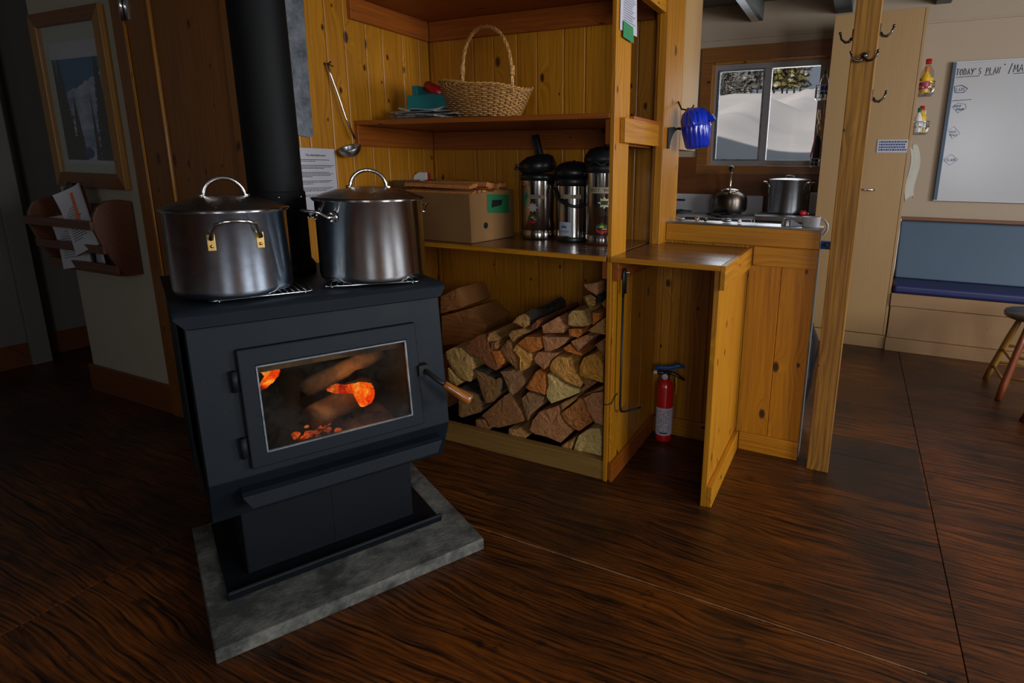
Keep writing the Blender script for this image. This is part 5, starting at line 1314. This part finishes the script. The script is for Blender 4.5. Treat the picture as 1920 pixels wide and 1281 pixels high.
t = thing('magazine_rack', 'stained wooden wall rack with rounded ends and three slats', 'rack', (-3.60, 1.66, .74))
O_ = (3.60, -1.66, -.74)
def side_poly(sx=0):
    pts = [(1.655, .75), (1.56, .745), (1.545, .78)]
    for k in range(9):
        a = -.5+k*(PI/2+.55)/8; pts.append((1.55-.085*math.cos(a)*.9, 1.015+.105*math.sin(a)))
    pts.append((1.60, 1.128)); pts.append((1.655, 1.118))
    return pts
sp = [(1.655, .745), (1.575, .745), (1.545, .80), (1.500, .90), (1.475, .985), (1.480, 1.045), (1.505, 1.092), (1.545, 1.118), (1.60, 1.122), (1.655, 1.110)]
for x in (-3.865, -3.262): G(O_).prism(sp, x, x+.020, axis='x').done('end_panel', 'rack_wood', t, bevel=.003)
for (y, z) in ((1.468, .985), (1.503, .865), (1.545, .762)): G(O_).box(-3.870, -3.236, y-.008, y+.008, z, z+.042).done('slat', 'rack_wood', t, bevel=.003)
G(O_).box(-3.845, -3.262, 1.56, 1.652, .745, .757).box(-3.845, -3.262, 1.648, 1.657, .76, .80).box(-3.845, -3.262, 1.648, 1.657, 1.04, 1.09).done('bottom_board', 'rack_wood', t, bevel=.002)
def clipboard(x, y, z, w_, h_, lean, roll, label, orange=False):
    t = thing('clipboard', label, 'clipboard', (x, y, z), 0); t.rotation_euler = (lean, roll, .12)
    G().box(-w_/2, w_/2, 0, .004, 0, h_).done('board', 'rack_wood', t, bevel=.002)
    for k in range(3):
        o = G().sheet(lambda u, v: (-w_/2+.006+u*(w_-.012), -.002-k*.0022-.028*(v**3)*(1-u)**1.5*(1 if k == 2 else .3)-.012*(u**4)*v, .003+v*(h_-.02)), 12, 12).done('sheet', 'paper', t)
    g = G()
    for k in range(14): g.box(-w_*.33, -w_*.33+random.uniform(.3, .62)*w_, -.0125, -.0120, h_*.2+k*.012, h_*.2+k*.012+.002)
    g.done('printed_lines', 'ink', t)
    G().box(-.04, .04, -.012, .006, h_-.035, h_+.004).tube(arc((0, -.004, h_), .018, 0, PI, 8), .004, n=6).done('clip', 'darkchrome', t, bevel=.002)
    if orange: G().box(.005, .026, -.0150, -.0142, h_*.42, h_*.88).done('orange_strip', 'orange', t)
clipboard(-3.375, 1.500, .875, .20, .33, -.12, -.36, 'clipboard with white papers and an orange strip sticking out of the wall rack', True)
clipboard(-3.60, 1.545, .765, .24, .29, -.10, -.16, 'lower clipboard with white papers standing behind the rack slats')
o = G().sheet(lambda u, v: (-.10+u*.20, .006*math.sin(u*4), v*.27), 8, 8).done('loose_sheet', 'paper', solid=.001); o.location = (-3.535, 1.585, .762); o.rotation_euler = (-.10, -.30, .1)
tag(o, 'loose white sheet behind the clipboards in the wall rack', 'paper')

# ================================================================== KITCHEN
struct(G().box(-2.4, -.28, 5.172, 5.20, .92, 1.258).box(-2.4, WX0-.10, 5.172, 5.20, 1.258, 1.40).done('trim_9', 'trim_x'), 'brown splash board behind the stove top', 'trim')
t = thing('gas_range', 'white enamel kitchen range with backguard and burners', 'range', (-1.15, 4.88, 0))
O_ = (1.15, -4.88, 0)
G(O_).box(-1.60, -.715, 4.58, 5.165, 0, .915).done('body', 'enamel', t, bevel=.006)
G(O_).box(-1.60, -.715, 5.10, 5.165, .915, 1.082).done('backguard', 'enamel', t, bevel=.006)
G(O_).box(-1.485, -1.385, 5.096, 5.1, 1.018, 1.034).done('display', 'black', t)
for x, y in ((-1.40, 4.95), (-1.40, 4.74), (-.98, 4.95), (-.98, 4.74)):
    g = G(O_); g.lathe([(.045, .918), (.05, .930), (.03, .934), (.001, .934)], c=(x, y, 0), n=20)
    for a in range(4): g.cyl((x+.03*math.cos(a*PI/2), y+.03*math.sin(a*PI/2), .944), (x+.115*math.cos(a*PI/2), y+.115*math.sin(a*PI/2), .944), .005, n=6)
    g.tube([(x+.115*math.cos(k*PI/12), y+.115*math.sin(k*PI/12), .938) for k in range(24)], .005, n=6, closed=True)
    g.done('burner', 'black_m', t)
G(O_).box(-1.62, -.712, 4.572, 4.60, .885, .922).done('front_rail', 'steel', t, bevel=.003)
t = thing('work_table', 'stainless work table right of the white range', 'table', (-.49, 4.88, 0))
O_ = (.49, -4.88, 0)
G(O_).box(-.695, -.282, 4.58, 5.165, .918, .955).box(-.700, -.690, 4.58, 5.165, .90, .962).done('table_top', 'steel', t, bevel=.003)
G(O_).box(-.680, -.295, 4.62, 5.15, .12, .915).done('base', 'black_m', t)
# kettle
t = thing('kettle', 'big blackened steel kettle with upright handle on the range', 'kettle', (-.962, 4.93, .949), 0)
G().lathe([(.001, 0), (.115, 0), (.136, .010), (.146, .030), (.148, .098), (.140, .132), (.118, .156), (.086, .170), (.080, .178), (.001, .182)], n=48).done('kettle_body', 'kettle', t)
G().lathe([(.084, .172), (.086, .178), (.060, .192), (.001, .198)], n=40).ball((0, 0, .205), .012).done('lid', 'chrome', t)
kd_ = Vector((-.962, 4.93, 0)).normalized()
hp = [(kd_*s_*.095+Vector((0, 0, z))) for s_, z in ((-1, .165), (-1.02, .22), (-.95, .28), (-.7, .335), (-.3, .352), (.3, .352), (.7, .335), (.95, .28), (1.02, .22), (1, .165))]
hd = G().tube(hp, .0075, n=10).done('handle', 'chrome', t)
G().tube([kd_*.07+Vector((0, 0, .345)), kd_*-.07+Vector((0, 0, .345))], .018, n=12).done('grip', 'black', hd)
G().ball(tuple(kd_*-.097+Vector((0, 0, .168))), .018, sq=(1, 1, 1)).done('mount', 'brass', hd)
G().ball(tuple(kd_*-.04+Vector((0, 0, .356))), .022).done('knob', 'black', hd)
sp_ = Vector((-.35, 1, 0)).normalized()
G().tube([sp_*.12+Vector((0, 0, .07)), sp_*.17+Vector((0, 0, .13)), sp_*.19+Vector((0, 0, .17))], [.024, .016, .013], n=12).done('spout', 'kettle', t)
# kitchen stockpot
t = thing('stockpot', 'brushed stockpot standing on the steel table below the kitchen window', 'pot', (-.497, 4.93, .956), 0)
G().lathe([(.001, 0), (.140, 0), (.150, .008), (.152, .02), (.152, .258), (.158, .262), (.158, .266), (.150, .266), (.150, .02), (.001, .004)], n=56).done('pot_body', 'steel', t)
ld = G().lathe([(.160, .267), (.150, .272), (.08, .278), (.001, .280)], n=48).done('lid', 'steel', t)
G().tube([(-.03, 0, .280), (-.028, 0, .296), (.028, 0, .296), (.03, 0, .280)], .006, n=8).done('lid_handle', 'chrome', ld)
for a in (math.radians(190), math.radians(-28)):
    rt = Matrix.Rotation(a, 4, 'Z')
    G().tube([rt @ Vector(p) for p in ((.153, -.04, .16), (.154, -.04, .22), (.175, -.038, .245), (.195, -.03, .248), (.197, .03, .248), (.175, .038, .245), (.154, .04, .22), (.153, .04, .16))], .006, n=8).done('side_handle', 'chrome', t)
# small kitchen things
t = thing('serving_spoon', 'red-handled utensil lying on the steel table', 'utensil', (-.36, 4.74, .956), .5)
G().ball((0, 0, .022), .021, sq=(1.6, 1, 1)).done('grip', 'redp', t); G().tube([(.03, 0, .02), (.08, .01, .008)], .006, n=8).done('shaft', 'chrome', t)
tag(G().box(-.345, -.288, 5.02, 5.10, .956, 1.12).done('salt_carton', 'white', bevel=.003), 'small white carton at the right end of the steel table', 'carton')
# upper cabinet
t = thing('wall_cabinet', 'pale plywood wall cabinet hanging beside the kitchen opening', 'cabinet', (-1.2, 2.9, 1.39))
O_ = (1.2, -2.9, -1.39)
G(O_).box(-1.60, -.790, 2.762, 3.045, 1.388, 2.615).done('cabinet_body', 'ply', t, bevel=.002)
G(O_).box(-1.60, -.792, 3.046, 3.064, 1.39, 2.615).done('door', 'ply', t, bevel=.002)
# things on the bar ledge
t = thing('mug', 'white enamel mug with big round handle at the end of the bar ledge', 'mug', (-.168, 2.68, 1.0605), 0)
G().lathe([(.001, 0), (.034, 0), (.036, .003), (.037, .040), (.0385, .043), (.035, .043), (.034, .005), (.001, .004)], n=32).done('cup', 'enamel', t)
G().tube([(.036, 0, .034), (.052, 0, .030), (.066, 0, .012), (.066, 0, -.012), (.054, 0, -.030), (.044, 0, -.034)], .005, n=8).done('handle', 'enamel', t)
t = thing('plastic_cone', 'small clear ribbed plastic lid standing on the bar ledge beside the mug', 'lid', (-.27, 2.69, 1.0605), 0)
g = G(); g.lathe([(.022, 0), (.020, .02), (.012, .030), (.001, .032)], n=20); g.done('shell', 'steel', t)
G().prism([(.018, 0), (.07, 0), (.018, .026)], -.012, .012).done('flap', 'sticker_w', t)
rs = random.Random(9)
for k, (x, w_, mt, lab) in enumerate(((-.745, .045, 'foil', 'crumpled shiny foil at the left end of the bar ledge'), (-.665, .02, 'chrome', 'small chrome clip on the bar ledge, beside the foil'), (-.625, .018, 'black', 'small black gadget on the bar ledge behind the cap board'),
                                  (-.53, .05, 'steel', 'flat metal tin on the middle of the bar ledge'), (-.47, .02, 'white', 'small white packet on the bar ledge right of the tin'))):
    g = G(); g.ball((0, 0, .010), .011, sq=(w_/.022, 1.1, .9))
    for v in g.v: v += Vector(noise.noise_vector(v*70+Vector((k, 0, 0))))*.004; v.z = max(v.z, .0008)
    o = g.done(('crumpled_foil', 'clip', 'gadget', 'tin', 'bottle_cap')[k], mt); o.location = (x, 2.67+.01*(k % 2), 1.0605); tag(o, lab, ('foil', 'clip', 'gadget', 'tin', 'bottlecap')[k])  # the small white one is a bottle cap
t = thing('blue_clamp', 'dark blue plastic clamp at the end of the low wall, next to the post', 'clamp', (-.11, 2.70, .985))
G().box(-.012, .030, -.02, .02, -.018, .016).done('jaw', 'bluek', t, bevel=.003); G().tube([(-.005, -.022, -.002), (.005, -.024, .008), (.018, -.022, -.004)], .003, n=6).done('spring', 'black', t)
g = G()
for v in g.v: pass
g.ball((0, 0, .30), .10, n=24, sq=(.62, 1.2, 2.9))
for v in g.v:
    v.x *= .55+.45*min(1, max(0, v.z/.42)); v += Vector(noise.noise_vector(v*11))*.018; v.z = max(v.z, .001)
o = g.done('bin_bag', 'bag'); o.location = (-.160, 3.02, 0); tag(o, 'black bin bag standing in the gap behind the low wall', 'bag')

# tall cupboard
t = thing('tall_cupboard', 'tall birch plywood cupboard reaching to the beams', 'cupboard', (.01, 4.95, 0))
O_ = (-.01, -4.95, 0)
G(O_).box(-.273, .297, 4.712, 5.17, .10, 2.358).box(-.273, .300, 4.700, 5.17, 0, .10).done('carcass', 'ply', t, bevel=.002)
G(O_).box(-.271, -.085, 4.692, 4.711, .108, 2.355).done('door', 'ply', t, bevel=.0015)
dr = G(O_).box(-.082, .276, 4.692, 4.711, .108, 2.355).done('door', 'ply', t, bevel=.0015)
G(O_).tube([(.108, 4.692, 1.165), (.108, 4.672, 1.165), (.04, 4.666, 1.168), (-.02, 4.668, 1.168)], [.006, .006, .005, .007], n=8).done('handle', 'chrome', dr)
G(O_).box(.279, .2965, 4.694, 4.711, .108, 2.355).done('face_strip', 'ply', t, bevel=.001)
pl = G(O_).box(.088, .278, 4.687, 4.6915, 1.425, 1.512).done('paper_label', 'paper', t)
g = G(O_); rs = random.Random(8)
for r_ in range(4):
    x = .100
    while x < .262: q = rs.uniform(.006, .016); g.box(x, x+q, 4.686, 4.6868, 1.438+r_*.018, 1.449+r_*.018); x += q+.004
g.done('handwriting', 'navyink', pl)
def wire_basket(loc, label, grp=None, w_=.10, l_=.20, h_=.075, s_=1):
    t = thing('wire_basket', label, 'basket', loc, 0, grp)
    g = G()
    for z in (0, h_*.55, h_): g.tube([(0, -l_/2, z), (s_*w_, -l_/2, z), (s_*w_, l_/2, z), (0, l_/2, z)], .0034, n=6, closed=True)
    for k in range(6): y = -l_/2+l_*k/5; g.tube([(0, y, 0), (s_*w_, y, 0), (s_*w_, y, h_)], .002, n=6)
    for k in range(4): x = s_*w_*k/3; g.tube([(x, -l_/2, h_), (x, -l_/2, 0), (x, l_/2, 0), (x, l_/2, h_)], .002, n=6)
    g.done('wires', 'chrome', t); return t
def bottle(loc, r_, h_, mats, label, cap_h=.03, cat='bottle', grp=None, nozzle=False):
    t = thing('bottle', label, cat, loc, 0, grp)
    G().lathe([(.001, .001), (r_*.95, .001), (r_, .006), (r_, h_*.62), (r_*.85, h_*.74), (r_*.42, h_*.86), (r_*.38, h_*.94), (.001, h_*.94)], n=24).done('bottle_body', mats[0], t)
    if mats[2]: G().lathe([(r_*1.01, h_*.18), (r_*1.01, h_*.50)], n=24).done('label', mats[2], t)
    pr_ = [(r_*.45, h_*.93), (r_*.45, h_*.93+cap_h), (.001, h_*.93+cap_h)] if not nozzle else [(r_*.45, h_*.93), (r_*.40, h_*.97), (r_*.12, h_*1.12), (.001, h_*1.12)]
    G().lathe(pr_, n=16).done('cap', mats[1], t); return t
wire_basket((.2965, 4.90, 1.826), 'wire basket with bottles, upper of two on the cupboard right side')
wire_basket((.2965, 4.90, 1.562), 'wire basket with bottles, lower of two on the cupboard right side')
bottle((.355, 4.945, 1.829), .042, .225, ('clear', 'redp', 'yellow'), 'yellow oil bottle with red cap in the upper wire basket')
bottle((.345, 4.865, 1.829), .030, .16, ('yellow', 'orange', 'pink'), 'small orange-capped bottle in the front of the upper wire basket')
bottle((.352, 4.93, 1.565), .036, .17, ('yellow', 'redp', 'white'), 'yellow squeeze bottle with red cap in the lower wire basket')
bottle((.332, 4.86, 1.565), .024, .15, ('white', 'greenp', None), 'white bottle with green cap in the lower wire basket')
bottle((.375, 4.985, 1.565), .022, .14, ('clear', 'white', None), 'clear small bottle at the back of the lower wire basket')
wire_basket((-.2725, 4.95, 1.828), 'wire basket with a squeeze bottle on the kitchen side of the tall cupboard', None, .095, .16, .09, -1)
bottle((-.315, 4.95, 1.831), .030, .185, ('clear', 'greenp', 'bluek'), 'clear squeeze bottle with green nozzle in the kitchen side wire basket', nozzle=True)
wire_basket((-.2725, 4.95, 1.325), 'lowest wire basket beside the window, holding a dark cutting board', None, .085, .14, .06, -1)
tag(G().prism([(-.355, 1.335), (-.300, 1.335), (-.298, 1.52), (-.322, 1.565), (-.335, 1.56)], 4.93, 4.955).done('cutting_board', 'black_m', bevel=.003), 'dark cutting board leaning in the lowest wire basket', 'board')
tag(G().prism([(-.372, 1.395), (-.358, 1.395), (-.338, 1.545), (-.348, 1.545)], 4.955, 4.965).done('pink_mat', 'pink', bevel=.002), 'narrow pink mat behind the dark cutting board', 'mat')
t = thing('hanging_tongs', 'copper-coloured tongs hanging below the kitchen side wire basket', 'tongs', (-.325, 4.95, 1.75))
G().tube([(-.01, 0, 0), (-.012, 0, -.05), (.004, 0, -.10), (.012, 0, -.15)], .005, n=8).done('arm', 'brass', t); G().tube([(.0, .01, 0), (.01, .01, -.06), (-.01, .01, -.12), (.0, .01, -.17)], .005, n=8).done('arm', 'darkchrome', t)
# hanging cloth
g = G()
def cl(u, v):
    w_ = .035+.028*math.sin(v*2.6)+.012*(1-v); x = .3005+.010*math.sin(u*7+v*2)+.010*v+.02*u+.052*u*(.6+.4*math.sin(v*2.6)); y = 4.86+u*w_*2.2; z = 1.475-v*.375-.02*math.sin(u*6)
    return (x+.012*math.sin(v*6), y, z)
g.sheet(cl, 20, 20)
tag(g.done('dish_cloth', 'cloth', solid=.006), 'cream dish cloth hanging under the baskets on the cupboard side', 'cloth')

# bench
t = thing('bench', 'built-in plywood bench with blue vinyl cushions along the back wall', 'bench', (1.5, 4.95, 0))
O_ = (-1.5, -4.95, 0)
G(O_).box(.303, 2.9, 4.70, 5.17, .0, .43).done('box', 'ply_x', t, bevel=.002)
G(O_).box(.300, 2.9, 4.678, 4.699, .338, .432).done('front_board', 'ply_x', t, bevel=.002)
G(O_).box(.305, 2.9, 4.686, 4.699, .10, .334).done('front_panel', 'ply_x', t, bevel=.002)
G(O_).box(.300, 2.9, 4.672, 4.699, 0, .097).done('kick_board', 'ply_x', t, bevel=.002)
G(O_).box(.305, 2.9, 4.672, 5.06, .433, .498).done('seat_cushion', 'navy', t, bevel=.022, seg=4)
G(O_).prism([(4.985, .500), (5.075, .500), (5.165, .925), (5.10, .925)], .325, 2.9, axis='x').done('back_cushion', 'cushion', t, bevel=.012, seg=3)
G(O_).box(.325, 2.9, 5.125, 5.168, .93, .955).done('top_rail', 'trim_x', t, bevel=.003)
G(O_).tube([(.326, 5.12, .94), (.318, 5.06, .75), (.315, 5.0, .58), (.309, 4.96, .51)], .005, n=8).done('piping', 'white', t)

# whiteboard
t = thing('whiteboard', 'whiteboard with TODAYS PLAN handwriting above the bench', 'whiteboard', (1.4, 5.19, 1.58))
BX0, BX1, BZ0, BZ1 = .525-1.4, 2.25-1.4, 1.088-1.58, 2.072-1.58
G().box(BX0+.004, BX1, -.012, .0, BZ0+.004, BZ1-.004).done('panel', 'sticker_board', t)
for q0_, q1_ in ((BX0, BX0+.024), (BX1-.02, BX1)): G().box(q0_, q1_, -.022, .004, BZ0, BZ1).done('frame_side', 'cushion', t, bevel=.002)
for q0_, q1_ in ((BZ0-.006, BZ0+.006), (BZ1-.006, BZ1+.004)): G().box(BX0, BX1, -.020, .004, q0_, q1_).done('frame_rail', 'enamel', t, bevel=.002)
# handwriting as strokes on a 0..1 cell per letter
STR = {'T': [[(0, 1), (1, 1)], [(.5, 1), (.4, 0)]], 'O': [[(.2, .9), (0, .4), (.3, 0), (.8, .2), (.9, .7), (.5, 1), (.2, .9)]], 'D': [[(.1, 1), (.1, 0), (.7, .1), (.9, .6), (.5, 1), (0, 1)]],
       'A': [[(0, 0), (.5, 1), (.9, 0)], [(.2, .4), (.8, .4)]], 'Y': [[(0, 1), (.45, .5)], [(1, 1), (.3, 0)]], 'S': [[(.9, .9), (.3, 1), (.2, .6), (.8, .45), (.7, .05), (0, .05)]],
       'P': [[(.1, 0), (.15, 1), (.8, .9), (.75, .5), (.15, .5)]], 'L': [[(.1, 1), (.05, .05), (.8, 0)]], 'N': [[(0, 0), (.1, 1), (.7, 0), (.9, 1)]], 'M': [[(0, 0), (.15, 1), (.5, .3), (.85, 1), (1, 0)]], 'K': [[(.1, 1), (.1, 0)], [(.8, 1), (.1, .5), (.8, 0)]],
       "'": [[(.3, 1), (.2, .75)]], '/': [[(.8, 1.2), (.2, -.2)]], 'E': [[(.9, 1), (.1, 1), (.1, 0), (.9, 0)], [(.1, .5), (.7, .5)]], 'I': [[(.5, 1), (.5, 0)]], 'R': [[(.1, 0), (.1, 1), (.8, .8), (.2, .5), (.9, 0)]]}
def write(g, s, x, z, w_, h_, r_=.0022):
    for ch in s:
        for st_ in STR.get(ch, []): g.tube([(x+p*w_*.78, -.0135, z+q*h_) for p, q in st_], r_, n=5)
        x += w_
    return x
g = G()
write(g, "TODAY'S PLAN", .555-1.4, 1.982-1.58, .0225, .042)
write(g, '/MAKE', .865-1.4, 1.985-1.58, .032, .05)
g.tube([(.560-1.4, -.0135, 1.968-1.58), (.70-1.4, -.0135, 1.972-1.58)], .002, n=5).tube([(.728-1.4, -.0135, 1.974-1.58), (.79-1.4, -.0135, 1.976-1.58)], .002, n=5).tube([(.90-1.4, -.0135, 1.975-1.58), (1.02-1.4, -.0135, 1.98-1.58)], .002, n=5)
g.ball((.842-1.4, -.0135, 2.04-1.58), .004, n=6)
g.done('heading', 'ink', t)
g = G()
def poly(pts, r_=.0018): g.tube([(x-1.4, -.0135, z-1.58) for x, z in pts], r_, n=5, closed=True)
poly([(.557, 1.905), (.600, 1.912), (.640, 1.888), (.620, 1.862), (.566, 1.862)], .0025)
write(g, 'LATE', .572-1.4, 1.873-1.58, .014, .02, .0012)
g.tube([(.556-1.4, -.0135, 1.806-1.58), (.672-1.4, -.0135, 1.812-1.58)], .002, n=5)
poly([(.560, 1.765), (.595, 1.790), (.640, 1.780), (.650, 1.752), (.600, 1.720)], .0013)
write(g, 'NOT', .572-1.4, 1.760-1.58, .016, .014, .0018); write(g, 'SOAP', .585-1.4, 1.738-1.58, .014, .014, .0018)
poly([(.560, 1.60), (.590, 1.625), (.634, 1.575), (.590, 1.535)], .0011); write(g, 'ONE', .572-1.4, 1.58-1.58, .014, .014, .001); write(g, 'MORE', .568-1.4, 1.556-1.58, .014, .014, .001)
poly([(.552, 1.385), (.600, 1.425), (.648, 1.388), (.600, 1.345)], .0012); write(g, 'ISLAND', .560-1.4, 1.376-1.58, .013, .018, .0012)
g.done('handwriting', 'navyink', t)

# stools
def stool(loc, rz, label, h_=.62, rs_=.165, foot=.20):
    t = thing('stool', label, 'stool', loc, rz, 'round wooden stools')
    G().lathe([(.001, h_-.034), (rs_-.012, h_-.034), (rs_-.002, h_-.026), (rs_, h_-.010), (rs_-.004, h_), (.001, h_-.001)], n=48).done('seat', 'stooltop', t)
    tops = []; 
    for k in range(4):
        a = PI/4+k*PI/2; p = Vector((rs_*.62*math.cos(a), rs_*.62*math.sin(a), h_-.034)); q = Vector((foot*math.cos(a), foot*math.sin(a), 0.002)); tops.append((p, q))
        G().tube([p, p.lerp(q, .3), p.lerp(q, .8), q], [.014, .019, .020, .016], n=12).done('leg', 'stool_red' if (k == 2 or loc[1] < 3.8) else 'stool_yel', t)
    for k in range(4):
        (p, q), (p2, q2) = tops[k], tops[(k+1) % 4]
        for f in ((.52, .78) if k % 2 else (.46, .72)): G().tube([p.lerp(q, f), p2.lerp(q2, f)], .0085, n=10).done('rung', 'stool_yel', t)
    return t
stool((1.058, 4.085, 0), 0, 'round wooden stool with dark seat, yellow back leg and red-brown front leg, before the bench', .50, .195, .272)
stool((1.115, 3.40, 0), 0, 'nearer wooden stool cut off by the right edge, only a red-brown leg in view', .50, .17, .272)
